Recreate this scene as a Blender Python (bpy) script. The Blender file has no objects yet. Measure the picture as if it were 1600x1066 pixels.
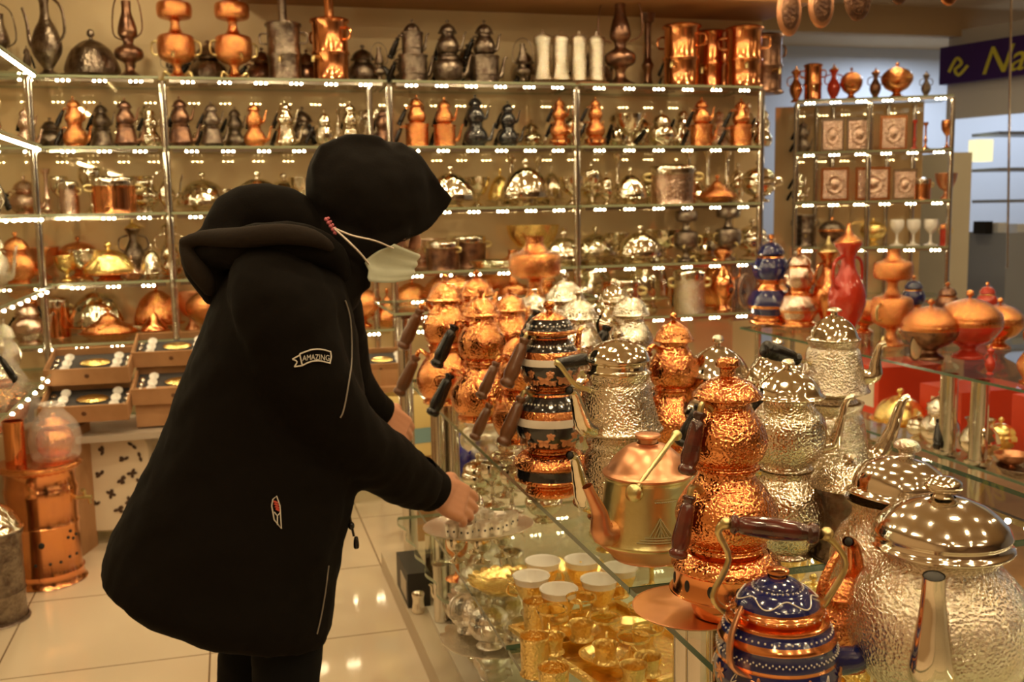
import bpy, math, random
from mathutils import Vector, Matrix, noise
from mathutils.bvhtree import BVHTree
PI = math.pi
S = bpy.context.scene
C = S.collection
rnd = random.Random(7)

# ---------------------------------------------------------------- camera
F = 1600.0
PIT, ROL, YAW, CAMH = 0.1286, -0.0173, 0.2664, 1.3
cy_, sy_ = math.cos(YAW), math.sin(YAW); cp_, sp_ = math.cos(PIT), math.sin(PIT)
FW = Vector((sy_*cp_, cy_*cp_, -sp_)); RT = Vector((cy_, -sy_, 0)); UP = RT.cross(FW)
R2 = RT*math.cos(ROL) + UP*math.sin(ROL); U2 = UP*math.cos(ROL) - RT*math.sin(ROL)
CAM = Vector((0, 0, CAMH))
cd = bpy.data.cameras.new('camera'); cam = bpy.data.objects.new('camera', cd); C.objects.link(cam)
cam.matrix_world = Matrix.Translation(CAM) @ Matrix((R2, U2, -FW)).transposed().to_4x4()
cd.sensor_width = 36; cd.lens = 36*F/1600; cd.clip_start = 0.05; cd.clip_end = 60
cd.dof.use_dof = True; cd.dof.focus_distance = 1.5; cd.dof.aperture_fstop = 7.0
S.camera = cam
def P(x, y, ax, val):
    d = R2*((x-800)/F) - U2*((y-533)/F) + FW
    return CAM + d*((val-CAM[ax])/d[ax])
def dep(p): return FW.dot(p-CAM)

# ---------------------------------------------------------------- world, exposure, lamps
S.view_settings.view_transform = 'Standard'; S.view_settings.look = 'None'
S.view_settings.gamma = 1; S.view_settings.use_curve_mapping = False
S.view_settings.exposure = -1.02
S.cycles.transparent_max_bounces = 48; S.cycles.max_bounces = 10; S.cycles.glossy_bounces = 6
w = bpy.data.worlds.new('shop_world'); S.world = w; w.use_nodes = True
w.node_tree.nodes['Background'].inputs[0].default_value = (1.0, .72, .45, 1)
w.node_tree.nodes['Background'].inputs[1].default_value = 0.25
WARM = (1.0, .76, .43)
def lamp(kind, name, loc, power, col, size=.1, sy=None, rot=(0, 0, 0), spread=None):
    l = bpy.data.lights.new(name, kind); l.energy = power; l.color = col
    if kind == 'AREA':
        l.size = size
        if sy: l.shape = 'RECTANGLE'; l.size_y = sy
        else: l.shape = 'DISK'
        if spread: l.spread = spread
    else: l.shadow_soft_size = size
    o = bpy.data.objects.new(name, l); o.location = loc; o.rotation_euler = rot; C.objects.link(o); return o
# ceiling spots of the shop (the mirror, the tiles and every pot reflect them)
SPOTS = [(x+.0, y+.0) for y in (-1.5, -.6, .3, 1.2, 2.1, 3.0, 3.9) for x in (-.5, .45, 1.4, 2.35)] + [(3.6, 1.5), (3.6, 3.3), (5.0, 2.4), (5.0, 4.6), (3.7, 5.2)]
CEIL = 2.7
for i, (x, y) in enumerate(SPOTS):
    lamp('AREA', 'ceiling_spot_lamp', (x, y, CEIL-.045), 11.0, WARM, .085)
for (x, y, p_) in ((5.8, 7.6, 60), (7.4, 7.4, 60)):
    lamp('AREA', 'neighbour_shop_lamp', (x, y, 2.62), p_, (.75, .85, 1.0), .6)

# ---------------------------------------------------------------- materials
MATS = {}
def mat(name, col, rough=.5, metal=0., bump=None, emit=None, spec=None, coat=0, var=None):
    if name in MATS: return MATS[name]
    m = bpy.data.materials.new(name); m.use_nodes = True; nt = m.node_tree; N = nt.nodes; L = nt.links
    b = N['Principled BSDF']
    b.inputs['Base Color'].default_value = (*col, 1); b.inputs['Roughness'].default_value = rough
    b.inputs['Metallic'].default_value = metal
    if coat: b.inputs['Coat Weight'].default_value = coat; b.inputs['Coat Roughness'].default_value = .08
    if spec is not None: b.inputs['Specular IOR Level'].default_value = spec
    if emit: b.inputs['Emission Color'].default_value = (*emit[0], 1); b.inputs['Emission Strength'].default_value = emit[1]
    tc = N.new('ShaderNodeTexCoord')
    if var:   # (second colour, scale)
        nz = N.new('ShaderNodeTexNoise'); nz.inputs['Scale'].default_value = var[1]; nz.inputs['Detail'].default_value = 4
        mx = N.new('ShaderNodeMix'); mx.data_type = 'RGBA'; rp = N.new('ShaderNodeValToRGB')
        rp.color_ramp.elements[0].position = .4; rp.color_ramp.elements[1].position = .65
        L.new(tc.outputs['Object'], nz.inputs['Vector']); L.new(nz.outputs['Fac'], rp.inputs['Fac']); L.new(rp.outputs['Color'], mx.inputs['Factor'])
        mx.inputs[6].default_value = (*col, 1); mx.inputs[7].default_value = (*var[0], 1)
        L.new(mx.outputs[2], b.inputs['Base Color'])
    if bump:
        kind, sc, st = bump
        bp = N.new('ShaderNodeBump'); bp.inputs['Strength'].default_value = st; bp.inputs['Distance'].default_value = .002
        if kind == 'hammer':
            t = N.new('ShaderNodeTexVoronoi'); t.feature = 'SMOOTH_F1'; t.inputs['Scale'].default_value = sc; t.inputs['Smoothness'].default_value = .6; out = t.outputs['Distance']
        elif kind == 'engrave':
            t = N.new('ShaderNodeTexVoronoi'); t.feature = 'F1'; t.inputs['Scale'].default_value = sc; out = t.outputs['Distance']
            nz = N.new('ShaderNodeTexNoise'); nz.inputs['Scale'].default_value = sc*1.4; nz.inputs['Detail'].default_value = 5
            ad = N.new('ShaderNodeMath'); ad.operation = 'ADD'; L.new(t.outputs['Distance'], ad.inputs[0]); L.new(nz.outputs['Fac'], ad.inputs[1])
            L.new(tc.outputs['Object'], nz.inputs['Vector']); out = ad.outputs[0]
        else:
            t = N.new('ShaderNodeTexNoise'); t.inputs['Scale'].default_value = sc; t.inputs['Detail'].default_value = 3; out = t.outputs['Fac']
        L.new(tc.outputs['Object'], t.inputs['Vector']); L.new(out, bp.inputs['Height']); L.new(bp.outputs['Normal'], b.inputs['Normal'])
    MATS[name] = m; return m
SILV = (.84, .78, .68); COP = (.88, .37, .14); GOLD = (.95, .68, .26); ANT = (.30, .25, .20)
def M(k):
    T = dict(
      silver=lambda: mat('polished_silver', (.88,.82,.68), .09, 1, ('hammer', 60, .8)),
      silver_soft=lambda: mat('satin_silver', (.88,.83,.74), .32, 1, ('hammer', 160, .7)),
      silver_plain=lambda: mat('plain_silver', SILV, .1, 1, ('noise', 9, .12)),
      silver_ham=lambda: mat('hammered_silver', SILV, .07, 1, ('hammer', 250, .9)),
      silver_eng=lambda: mat('embossed_silver', SILV, .07, 1, ('engrave', 230, .95)),
      copper=lambda: mat('hammered_copper', COP, .1, 1, ('hammer', 240, .8)),
      copper_plain=lambda: mat('plain_copper', COP, .16, 1, ('noise', 14, .15), var=((.80, .34, .16), 9)),
      copper_eng=lambda: mat('engraved_copper', COP, .17, 1, ('engrave', 200, .8)),
      copper_dull=lambda: mat('dull_copper', (.82, .42, .24), .34, 1, ('noise', 30, .2), var=((.70, .34, .18), 12)),
      gold=lambda: mat('gold_plate', (1.0,.76,.30), .27, 1, ('hammer', 90, .5)),
      gold_eng=lambda: mat('engraved_gold', (1.0,.76,.30), .3, 1, ('engrave', 160, .9)),
      brass=lambda: mat('dull_brass', (.66, .55, .27), .3, 1, ('noise', 40, .2)),
      brass_pale=lambda: mat('pale_etched_brass', (.74, .68, .36), .30, 1, ('noise', 90, .3), var=((.66, .60, .28), 20)),
      antique=lambda: mat('antique_silver', ANT, .3, 1, ('engrave', 90, .8), var=((.14, .10, .08), 30)),
      antcop=lambda: mat('antique_copper', (.34, .19, .12), .32, 1, ('hammer', 90, .6), var=((.16, .09, .07), 25)),
      black=lambda: mat('black_handle_plastic', (.008, .0065, .006), .25, 0, ('noise', 120, .3)),
      redwood=lambda: mat('dark_red_varnished_wood', (.10, .016, .008), .18, 0, ('noise', 60, .3), coat=.8, var=((.035, .008, .005), 30)),
      brownwood=lambda: mat('brown_wood', (.11, .042, .015), .3, 0, ('noise', 60, .3), coat=.4),
      blue=lambda: mat('navy_enamel', (.008, .012, .085), .14, 0, ('hammer', 120, .2), coat=1),
      blackenam=lambda: mat('black_enamel', (.012, .012, .014), .15, 0, ('hammer', 120, .2), coat=1),
      white=lambda: mat('white_enamel', (.74, .68, .60), .25, 0, coat=.5),
      porcelain=lambda: mat('white_porcelain', (.85, .82, .78), .15, 0, coat=1),
      red=lambda: mat('red_enamel', (.50, .04, .02), .2, .2, ('hammer', 100, .5), coat=.8),
      redbox=lambda: mat('red_card', (.62, .05, .015), .5),
      chrome=lambda: mat('chrome_tube', (.72, .68, .62), .14, 1),
      dark=lambda: mat('dark_opening', (.01, .008, .006), .6),
      card=lambda: mat('brown_cardboard', (.42, .22, .10), .75, 0, ('noise', 60, .2), var=((.34, .17, .07), 8)),
      pinksilver=lambda: mat('rose_silver', (.78, .58, .48), .2, 1, ('engrave', 100, .7)),
      pale=lambda: mat('cream_plaster', (.72, .58, .40), .7),
    )
    return T[k]()
def glass_mat(name, tint, mixf=.9):
    if name in MATS: return MATS[name]
    m = bpy.data.materials.new(name); m.use_nodes = True; N = m.node_tree.nodes; L = m.node_tree.links; N.clear()
    o = N.new('ShaderNodeOutputMaterial'); t = N.new('ShaderNodeBsdfTransparent'); g = N.new('ShaderNodeBsdfGlossy'); x = N.new('ShaderNodeMixShader'); f = N.new('ShaderNodeFresnel')
    t.inputs[0].default_value = (*tint, 1); g.inputs['Roughness'].default_value = .02; f.inputs[0].default_value = 1.5
    ge = N.new('ShaderNodeNewGeometry'); sb = N.new('ShaderNodeMath'); sb.operation = 'SUBTRACT'; sb.inputs[0].default_value = 1; mu = N.new('ShaderNodeMath'); mu.operation = 'MULTIPLY'
    L.new(ge.outputs['Backfacing'], sb.inputs[1]); L.new(f.outputs[0], mu.inputs[0]); L.new(sb.outputs[0], mu.inputs[1])   # no total reflection where the straight ray leaves the pane
    L.new(mu.outputs[0], x.inputs[0]); L.new(t.outputs[0], x.inputs[1]); L.new(g.outputs[0], x.inputs[2]); L.new(x.outputs[0], o.inputs[0])
    MATS[name] = m; return m
GLASS = glass_mat('clear_shelf_glass', (.95, .975, .95))
CUPGLASS = glass_mat('clear_tea_glass', (.97, .96, .92))
GEDGE = mat('green_glass_edge', (.06, .11, .07), .12, 0, spec=.8)
GEDGE2 = mat('pale_green_glass_edge', (.30, .34, .22), .15, 0, spec=.8)
def film_mat():
    if 'plastic_film' in MATS: return MATS['plastic_film']
    m = bpy.data.materials.new('plastic_film'); m.use_nodes = True; N = m.node_tree.nodes; L = m.node_tree.links; N.clear()
    o = N.new('ShaderNodeOutputMaterial'); t = N.new('ShaderNodeBsdfTransparent'); g = N.new('ShaderNodeBsdfPrincipled'); x = N.new('ShaderNodeMixShader')
    g.inputs['Base Color'].default_value = (.8, .74, .7, 1); g.inputs['Roughness'].default_value = .2
    tc = N.new('ShaderNodeTexCoord'); n = N.new('ShaderNodeTexNoise'); n.inputs['Scale'].default_value = 22; n.inputs['Distortion'].default_value = 2; b = N.new('ShaderNodeBump'); b.inputs['Strength'].default_value = 1; b.inputs['Distance'].default_value = .01
    L.new(tc.outputs['Object'], n.inputs['Vector']); L.new(n.outputs[0], b.inputs['Height']); L.new(b.outputs[0], g.inputs['Normal'])
    x.inputs[0].default_value = .24
    L.new(t.outputs[0], x.inputs[1]); L.new(g.outputs[0], x.inputs[2]); L.new(x.outputs[0], o.inputs[0]); MATS['plastic_film'] = m; return m
DIODE = mat('lit_warm_diode', (1, .8, .5), .5, emit=((1, .82, .48), 150))
LENS = mat('lit_spot_lens', (1, .8, .5), .5, emit=((1, .78, .5), 12))

# ---------------------------------------------------------------- mesh helpers
class MB:
    def __init__(s): s.v = []; s.f = []; s.m = []
    def add(s, vs, fs, mi=0, X=None):
        n = len(s.v)
        s.v += [tuple(X @ Vector(v)) for v in vs] if X else [tuple(v) for v in vs]
        s.f += [tuple(i+n for i in f) for f in fs]; s.m += [mi]*len(fs); return s
    def box(s, x0, x1, y0, y1, z0, z1, mi=0, X=None):
        v = [(x, y, z) for z in (z0, z1) for y in (y0, y1) for x in (x0, x1)]
        return s.add(v, [(0, 2, 3, 1), (4, 5, 7, 6), (0, 1, 5, 4), (2, 6, 7, 3), (0, 4, 6, 2), (1, 3, 7, 5)], mi, X)
    def lathe(s, prof, seg=28, mi=0, X=None, flute=None, smooth=3, bands=None):
        """prof [(r,z)], flute (n, amp, z0, z1), bands [(z0,z1,mi)]"""
        pts = cr(prof, smooth); vs = []; fs = []; ms = []
        for (r, z) in pts:
            for k in range(seg):
                a = 2*PI*k/seg; rr = r
                if flute and flute[2] <= z <= flute[3]: rr = r*(1+flute[1]*abs(math.sin(a*flute[0]/2)))
                vs.append((rr*math.cos(a), rr*math.sin(a), z))
        for i in range(len(pts)-1):
            zc = (pts[i][1]+pts[i+1][1])/2; b = mi
            if bands:
                for (a0, a1, bm) in bands:
                    if a0 <= zc < a1: b = bm
            for k in range(seg):
                k2 = (k+1) % seg
                fs.append((i*seg+k, i*seg+k2, (i+1)*seg+k2, (i+1)*seg+k)); ms.append(b)
        n = len(s.v); s.add(vs, fs, mi, X); s.m[-len(ms):] = ms; return s
    def tube(s, path, rad, seg=10, mi=0, X=None, smooth=4, flat=None, cap=True):
        if not isinstance(rad, (list, tuple)): rad = [rad]*len(path)
        q = cr([(*p, r) for p, r in zip(path, rad)], smooth)
        pts = [Vector(a[:3]) for a in q]; rs = [a[3] for a in q]; vs = []; fs = []
        up = None
        for i, p in enumerate(pts):
            t = (pts[min(i+1, len(pts)-1)]-pts[max(i-1, 0)]).normalized()
            if up is None: up = Vector((0, 0, 1)) if abs(t.z) < .9 else Vector((1, 0, 0))
            e1 = t.cross(up)
            if e1.length < 1e-4: e1 = t.orthogonal()
            e1.normalize(); e2 = e1.cross(t).normalized(); up = e2
            for k in range(seg):
                a = 2*PI*k/seg; f2 = flat if flat else 1
                vs.append(p+e1*math.cos(a)*rs[i]+e2*math.sin(a)*rs[i]*f2)
        for i in range(len(pts)-1):
            for k in range(seg):
                k2 = (k+1) % seg; fs.append((i*seg+k, (i+1)*seg+k, (i+1)*seg+k2, i*seg+k2))
        if cap: fs.append(tuple(range(seg))); fs.append(tuple((len(pts)-1)*seg+k for k in reversed(range(seg))))
        return s.add(vs, fs, mi, X)
    def ball(s, c, r, seg=10, rings=6, mi=0, X=None):
        if not isinstance(r, (tuple, list)): r = (r, r, r)
        vs = []; fs = []
        for i in range(rings+1):
            p = PI*i/rings
            for k in range(seg):
                a = 2*PI*k/seg; vs.append((c[0]+r[0]*math.sin(p)*math.cos(a), c[1]+r[1]*math.sin(p)*math.sin(a), c[2]-r[2]*math.cos(p)))
        for i in range(rings):
            for k in range(seg):
                k2 = (k+1) % seg; fs.append((i*seg+k, i*seg+k2, (i+1)*seg+k2, (i+1)*seg+k))
        return s.add(vs, fs, mi, X)
    def build(s, name, mats, parent=None, smooth=True, link=False, loc=None):
        me = bpy.data.meshes.new(name); me.from_pydata(s.v, [], s.f)
        if not isinstance(mats, (list, tuple)): mats = [mats]
        for m in mats: me.materials.append(m)
        me.polygons.foreach_set('material_index', s.m)
        if smooth: me.polygons.foreach_set('use_smooth', [True]*len(s.f))
        me.update()
        if smooth:
            try: me.set_sharp_from_angle(angle=math.radians(42))
            except Exception: pass
        o = bpy.data.objects.new(name, me)
        if parent: o.parent = parent; KIDS.setdefault(parent, []).append(o)
        if loc: o.location = loc
        if link: C.objects.link(o)
        return o
KIDS = {}
def cr(p, n):
    if n <= 1 or len(p) < 3: return list(p)
    out = []; k = len(p[0])
    for i in range(len(p)-1):
        a, b, c, d = p[max(i-1, 0)], p[i], p[i+1], p[min(i+2, len(p)-1)]
        # keep sharp corners where the two neighbours lie very near
        for j in range(n):
            t = j/n; out.append(tuple(.5*(2*b[q]+(c[q]-a[q])*t*1.0+(2*a[q]-5*b[q]+4*c[q]-d[q])*t*t+(3*b[q]-a[q]-3*c[q]+d[q])*t**3) for q in range(k)))
    out.append(tuple(p[-1])); return [((max(o[0], 0.0),)+o[1:]) if k == 2 else (o[:3]+(max(o[3], .0003),) if k == 4 else o) for o in out]
def empty(name):
    e = bpy.data.objects.new(name, None); e.empty_display_size = .05; return e
def link_tree(o):
    C.objects.link(o)
    for c in KIDS.get(o, []): link_tree(c)
def tag(o, label=None, cat=None, group=None, kind=None):
    if label: o['label'] = label
    if cat: o['category'] = cat
    if group: o['group'] = group
    if kind: o['kind'] = kind
    return o
def inst(proto, loc, rz=0., sc=1., parent=None):
    c = proto.copy(); C.objects.link(c)
    if parent is None:
        c.location = loc; c.rotation_euler = (0, 0, rz); c.scale = (sc, sc, sc) if not isinstance(sc, tuple) else sc
    else: c.parent = parent
    for ch in KIDS.get(proto, []): inst(ch, None, parent=c)
    return c
def struct(mb, name, m, smooth=False):
    o = mb.build(name, m, smooth=smooth, link=True); o['kind'] = 'structure'; return o
def Rx(a): return Matrix.Rotation(a, 4, 'X')
def Ry(a): return Matrix.Rotation(a, 4, 'Y')
def Rz(a): return Matrix.Rotation(a, 4, 'Z')
def Tr(x, y, z): return Matrix.Translation((x, y, z))
def along(p, d):   # matrix whose Z axis runs along d from p
    d = Vector(d).normalized(); return Matrix.Translation(p) @ d.to_track_quat('Z', 'Y').to_matrix().to_4x4()
# ---------------------------------------------------------------- vessel shapes
BODY = {
 'bulb': [(0,0),(.74,0),(.80,.02),(.80,.05),(.74,.08),(.90,.18),(1,.36),(.97,.52),(.80,.70),(.62,.84),(.56,.91),(.58,.96),(.66,1)],
 'bell': [(0,0),(.66,0),(.68,.04),(.64,.08),(.70,.11),(1.0,.17),(1.04,.20),(1.0,.23),(.92,.36),(.80,.66),(.73,.84),(.66,.88),(.70,.94),(.74,1)],
 'round': [(0,0),(.60,0),(.64,.03),(.58,.06),(.74,.14),(.94,.30),(1,.46),(.95,.62),(.78,.78),(.58,.87),(.52,.92),(.54,.96),(.60,1)],
 'cyl': [(0,0),(.96,0),(1,.02),(1,.04),(.94,.06),(.94,.30),(.97,.33),(.94,.36),(.94,.90),(.98,.93),(1,.98),(.98,1)],
 'melon': [(0,0),(.62,0),(.68,.03),(.62,.07),(.80,.16),(.97,.34),(1.0,.52),(.93,.70),(.72,.85),(.60,.92),(.62,.96),(.70,1)],
 'jar': [(0,0),(.7,0),(.74,.03),(.68,.06),(.9,.2),(1,.5),(.9,.72),(.70,.84),(.66,.93),(.74,.97),(.78,1)],
 'flare': [(0,0),(.60,0),(.66,.02),(.40,.10),(.34,.20),(.5,.3),(.85,.45),(1,.62),(.95,.8),(.8,.9),(.9,1)],
}
BANDY = {}
def lid_prof(R, H):
    return [(.62*R,0),(1.0*R,0),(1.12*R,.03*H),(1.13*R,.08*H),(1.02*R,.14*H),(.93*R,.34*H),(.74*R,.62*H),(.42*R,.86*H),(.16*R,.97*H),(.02*R,1.0*H)]
def knob_mb(r, h, z0, mb=None):
    mb = mb or MB()
    return mb.lathe([(.55*r,0),(.45*r,.15*h),(.42*r,.3*h),(.9*r,.42*h),(1.0*r,.6*h),(.8*r,.85*h),(.4*r,.97*h),(0,h)], 14, X=Tr(0,0,z0-.001))
def add_vessel(root, name, style, R, H, z0, m, seg=28, flute=None, bands=None, mats=None, X=None):
    prof = [(r*R, z*H) for r, z in BODY[style]]
    mb = MB().lathe(prof, seg, X=(X or Matrix())@Tr(0,0,z0), flute=flute, bands=bands)
    # inner lip
    mb.lathe([(prof[-1][0], H), (prof[-1][0]*.9, H*.99), (prof[-1][0]*.86, H*.93), (0, H*.92)], seg, X=(X or Matrix())@Tr(0,0,z0), smooth=1)
    return mb.build(name, mats or m, root)
def rad_at(style, R, H, z):
    pr = BODY[style]; t = z/H
    for a, b in zip(pr, pr[1:]):
        if a[1] <= t <= b[1] and b[1] > a[1]: return R*(a[0]+(b[0]-a[0])*(t-a[1])/(b[1]-a[1]))
    return R
def add_spout(root, style, R, H, z0, m, ang=0, reach=.55, topf=.95, thick=.16, X=None, low=.3):
    r0 = rad_at(style, R, H, low*H)
    p = [(r0*.85, 0, z0+low*H), (r0+R*.22, 0, z0+(low+.05)*H), (r0+R*reach*.7, 0, z0+(low+topf)/2*H), (r0+R*reach, 0, z0+topf*H), (r0+R*(reach+.16), 0, z0+(topf+.05)*H)]
    t = R*thick
    mb = MB().tube(p, [t*1.5, t*1.35, t*.95, t*.62, t*.60], 12, X=(X or Matrix())@Rz(ang), flat=.8, cap=False)
    e = Vector(p[-1]); 
    mb.ball((0,0,0), (t*.42, t*.42, t*.1), 8, 4, mi=1, X=(X or Matrix())@Rz(ang)@Tr(e.x-.0006, 0, e.z)@Ry(1.2))
    return mb.build('spout', [m, M('dark')], root)
def add_grip(root, style, R, H, z0, m, hm, ang=PI, at=.8, gdir=(.5, 0, -1), L=.09, gr=.011, X=None):
    """metal strap out of the body with a turned grip on it"""
    X = (X or Matrix())@Rz(ang); r0 = rad_at(style, R, H, at*H); z = z0+at*H
    a = Vector((r0*.9, 0, z)); b = Vector((r0+.016, 0, z+.010)); d = Vector(gdir).normalized()
    hd = empty('handle'); hd.parent = root; KIDS.setdefault(root, []).append(hd)
    MB().tube([a, (a+b)/2+Vector((0,0,.004)), b, b+d*.014], [.006, .0045, .0045, .005], 8, X=X).build('handle_strap', m, hd)
    g = MB().lathe([(0,0),(.62*gr,0),(.9*gr,.03*L),(.8*gr,.08*L),(.62*gr,.12*L),(.95*gr,.18*L),(1.1*gr,.45*L),(1.25*gr,.72*L),(1.0*gr,.84*L),(1.25*gr,.89*L),(1.1*gr,.97*L),(.4*gr,L),(0,L)], 14, X=X@along(b+d*.010, d), smooth=2)
    g.build('grip', hm, hd)
def add_lid(root, R, H, z0, m, flute=None, seg=28, knobm=None, kr=.2, X=None, kh=.38):
    X = X or Matrix()
    l = MB().lathe(lid_prof(R, H), seg, X=X@Tr(0,0,z0), flute=flute).build('lid', m, root)
    k = MB(); k.lathe([(.55*kr*R,-.04*H),(.45*kr*R,.1*H),(1.0*kr*R,.14*H),(1.05*kr*R,kh*.6*H),(.7*kr*R,kh*.9*H),(0,kh*H)], 14, X=X@Tr(0,0,z0+H*.985), smooth=2)
    k.build('knob', knobm or m, l)
    return l
def add_burner(root, R, H, m, holes=8, z0=0):
    prof = [(0,0),(.62*R,0),(.64*R,.14*H),(.58*R,.17*H),(.60*R,.28*H),(.98*R,.36*H),(1.0*R,.42*H),(.93*R,.48*H),(.92*R,.76*H),(.98*R,.80*H),(.94*R,.90*H),(.7*R,.98*H),(.66*R,H),(0,H)]
    mb = MB().lathe(prof, 32, X=Tr(0,0,z0), smooth=2)
    b = mb.build('burner', m, root)
    for k in range(holes):
        a = 2*PI*k/holes
        MB().ball((0,0,0), (.0015, .007, .010), 10, 6, X=Rz(a)@Tr(.925*R,0,z0+.62*H)).build('air_hole', M('dark'), b)
PR = {}
def proto(fn):
    def wrapped(*a, **k):
        key = (fn.__name__, a, tuple(sorted(k.items())))
        if key not in PR: PR[key] = fn(*a, **k)
        return PR[key]
    return wrapped
# each proto returns (root, height, width)
@proto
def double_teapot(m='silver', h='black', low='bulb', up='bulb', burner=False, tall=1.0, lidm=None, spout=True, grips=True):
    r = empty('double_teapot'); z = 0
    if burner: add_burner(r, .075, .055, M(m)); z = .055
    RL, HL, RU, HU = .062, .115*tall, .046, .095*tall
    add_vessel(r, 'kettle', low, RL, HL, z, M(m), flute=(24, .02, HL*.1, HL*.7) if low == 'bulb' else None)
    if spout: add_spout(r, low, RL, HL, z, M(m), .6)
    if grips: add_grip(r, low, RL, HL, z, M(m), M(h), PI*.9)
    z += HL-.004
    add_vessel(r, 'teapot', up, RU, HU, z, M(m), flute=(20, .02, HU*.1, HU*.7) if up == 'bulb' else None)
    if spout: add_spout(r, up, RU, HU, z, M(m), .6)
    if grips: add_grip(r, up, RU, HU, z, M(m), M(h), PI*.9)
    add_lid(r, RU*.74, .040, z+HU-.002, M(lidm or m), (16, .05, .004, .034))
    return r, z+HU+.052, .13
@proto
def samovar(m='copper', legs='brass'):
    r = empty('samovar')
    MB().lathe([(0,0),(.05,0),(.055,.012),(.03,.03),(.02,.06),(.03,.08)], 24).build('foot', M(m), r)
    b = MB().lathe([(.03,.078),(.075,.10),(.09,.13),(.09,.19),(.08,.215),(.045,.225),(.03,.24),(.022,.27),(.03,.29),(.075,.30),(.085,.33),(.08,.37),(.05,.38),(.03,.40),(.03,.43)], 28).build('body', M(m), r)
    for s in (-1, 1):
        MB().tube([(s*.085,0,.12),(s*.115,0,.13),(s*.115,0,.18),(s*.085,0,.19)], .006, 8).build('handle', M(legs), r)
        MB().tube([(s*.03,.0,.02),(s*.06,0,.04),(s*.07,0,.01),(s*.085,0,0)], .008, 8).build('leg', M(legs), r)
    MB().tube([(0,-.085,.12),(0,-.11,.12),(0,-.12,.10)], .007, 8).build('tap', M(legs), r)
    return r, .43, .23
@proto
def boiler(m='copper', chim=True):
    r = empty('boiler')
    MB().lathe([(0,0),(.075,0),(.078,.01),(.07,.02),(.07,.10),(.075,.108),(.075,.118),(.07,.125),(.07,.225),(.077,.232),(.077,.242),(.05,.25),(0,.252)], 28, smooth=2).build('body', M(m), r)
    if chim: MB().lathe([(.018,.24),(.018,.34),(.02,.345)], 16, smooth=1).build('chimney', M(m), r)
    MB().tube([(0,-.065,.09),(0,-.10,.09),(0,-.105,.07)], .007, 8).build('tap', M('brass'), r)
    for s in (-1, 1): MB().tube([(s*.068,0,.16),(s*.10,0,.165),(s*.10,0,.20),(s*.068,0,.205)], .005, 8).build('handle', M(m), r)
    return r, .345 if chim else .252, .16
@proto
def canister(m='silver_eng'):
    r = empty('canister')
    MB().lathe([(0,0),(.04,0),(.042,.01),(.037,.02),(.037,.13),(.041,.14),(.04,.15)], 24, smooth=2).build('body', M(m), r)
    MB().lathe([(.041,.149),(.042,.16),(.035,.17),(.008,.178),(.008,.19),(0,.192)], 24, smooth=2).build('lid', M(m), r)
    return r, .192, .084
@proto
def dome_dish(m='silver', base='silver', knobm=None, flat=1.0, fl=28):
    r = empty('domed_dish')
    MB().lathe([(0,0),(.05,0),(.05,.006),(.04,.012),(.085,.02),(.115,.024),(.118,.028),(.09,.026),(0,.026)], 32, smooth=2).build('tray', M(base), r)
    l = MB().lathe([(.098,.027),(.10,.032),(.092,.06*flat),(.07,.095*flat),(.035,.118*flat),(.01,.125*flat),(0,.126*flat)], 36, flute=(fl, .045, .033, .12*flat)).build('lid', M(m), r)
    knob_mb(.014, .032, .124*flat).build('knob', M(knobm or m), l)
    return r, .124*flat+.032, .236
@proto
def cone_dish(m='copper'):
    r = empty('cone_lidded_dish')
    MB().lathe([(0,0),(.06,0),(.10,.018),(.112,.024),(.114,.03),(0,.03)], 30, smooth=2).build('dish', M(m), r)
    l = MB().lathe([(.106,.03),(.104,.036),(.08,.055),(.045,.075),(.02,.10),(.01,.105)], 30).build('lid', M(m), r)
    knob_mb(.013, .03, .104).build('knob', M(m), l)
    return r, .133, .228
@proto
def bowl(m='silver', foot=True):
    r = empty('footed_bowl')
    MB().lathe([(0,0),(.04,0),(.042,.006),(.016,.018),(.016,.03),(.05,.04),(.078,.065),(.088,.09),(.092,.092),(.084,.09),(.07,.062),(.03,.044),(0,.042)], 32, flute=(24,.03,.045,.09)).build('bowl', M(m), r)
    return r, .092, .184
@proto
def drum(m='copper_plain', band='silver_plain', handle=False):
    r = empty('banded_pot')
    MB().lathe([(0,0),(.072,0),(.076,.004),(.078,.05),(.078,.10),(.080,.104),(.08,.125),(.076,.128),(.07,.126)], 30, smooth=2, bands=[(.045,.058,1),(.10,.14,1)]).build('body', [M(m), M(band)], r)
    MB().lathe([(.074,.126),(.07,.132),(.02,.138),(0,.139)], 24, smooth=2).build('lid', M(band), r)
    for s in (-1, 1): MB().tube([(s*.076,0,.08),(s*.10,0,.085),(s*.10,0,.10),(s*.076,0,.105)], .005, 8).build('handle', M('brass'), r)
    return r, .139, .19
@proto
def ewer(m='antique', h=None):
    r = empty('ewer')
    MB().lathe([(0,0),(.045,0),(.048,.01),(.02,.03),(.03,.05),(.058,.09),(.062,.13),(.045,.18),(.022,.22),(.018,.27),(.028,.30),(.032,.31)], 26).build('body', M(m), r)
    MB().lathe([(.03,.309),(.026,.325),(.01,.34),(.004,.36),(0,.362)], 18).build('lid', M(m), r)
    MB().tube([(.05,0,.10),(.09,0,.14),(.10,0,.21),(.12,0,.27)], [.014,.009,.007,.006], 8).build('spout', M(m), r)
    MB().tube([(-.055,0,.12),(-.10,0,.16),(-.09,0,.25),(-.028,0,.30)], .006, 8).build('handle', M(h or m), r)
    return r, .362, .23
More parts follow.
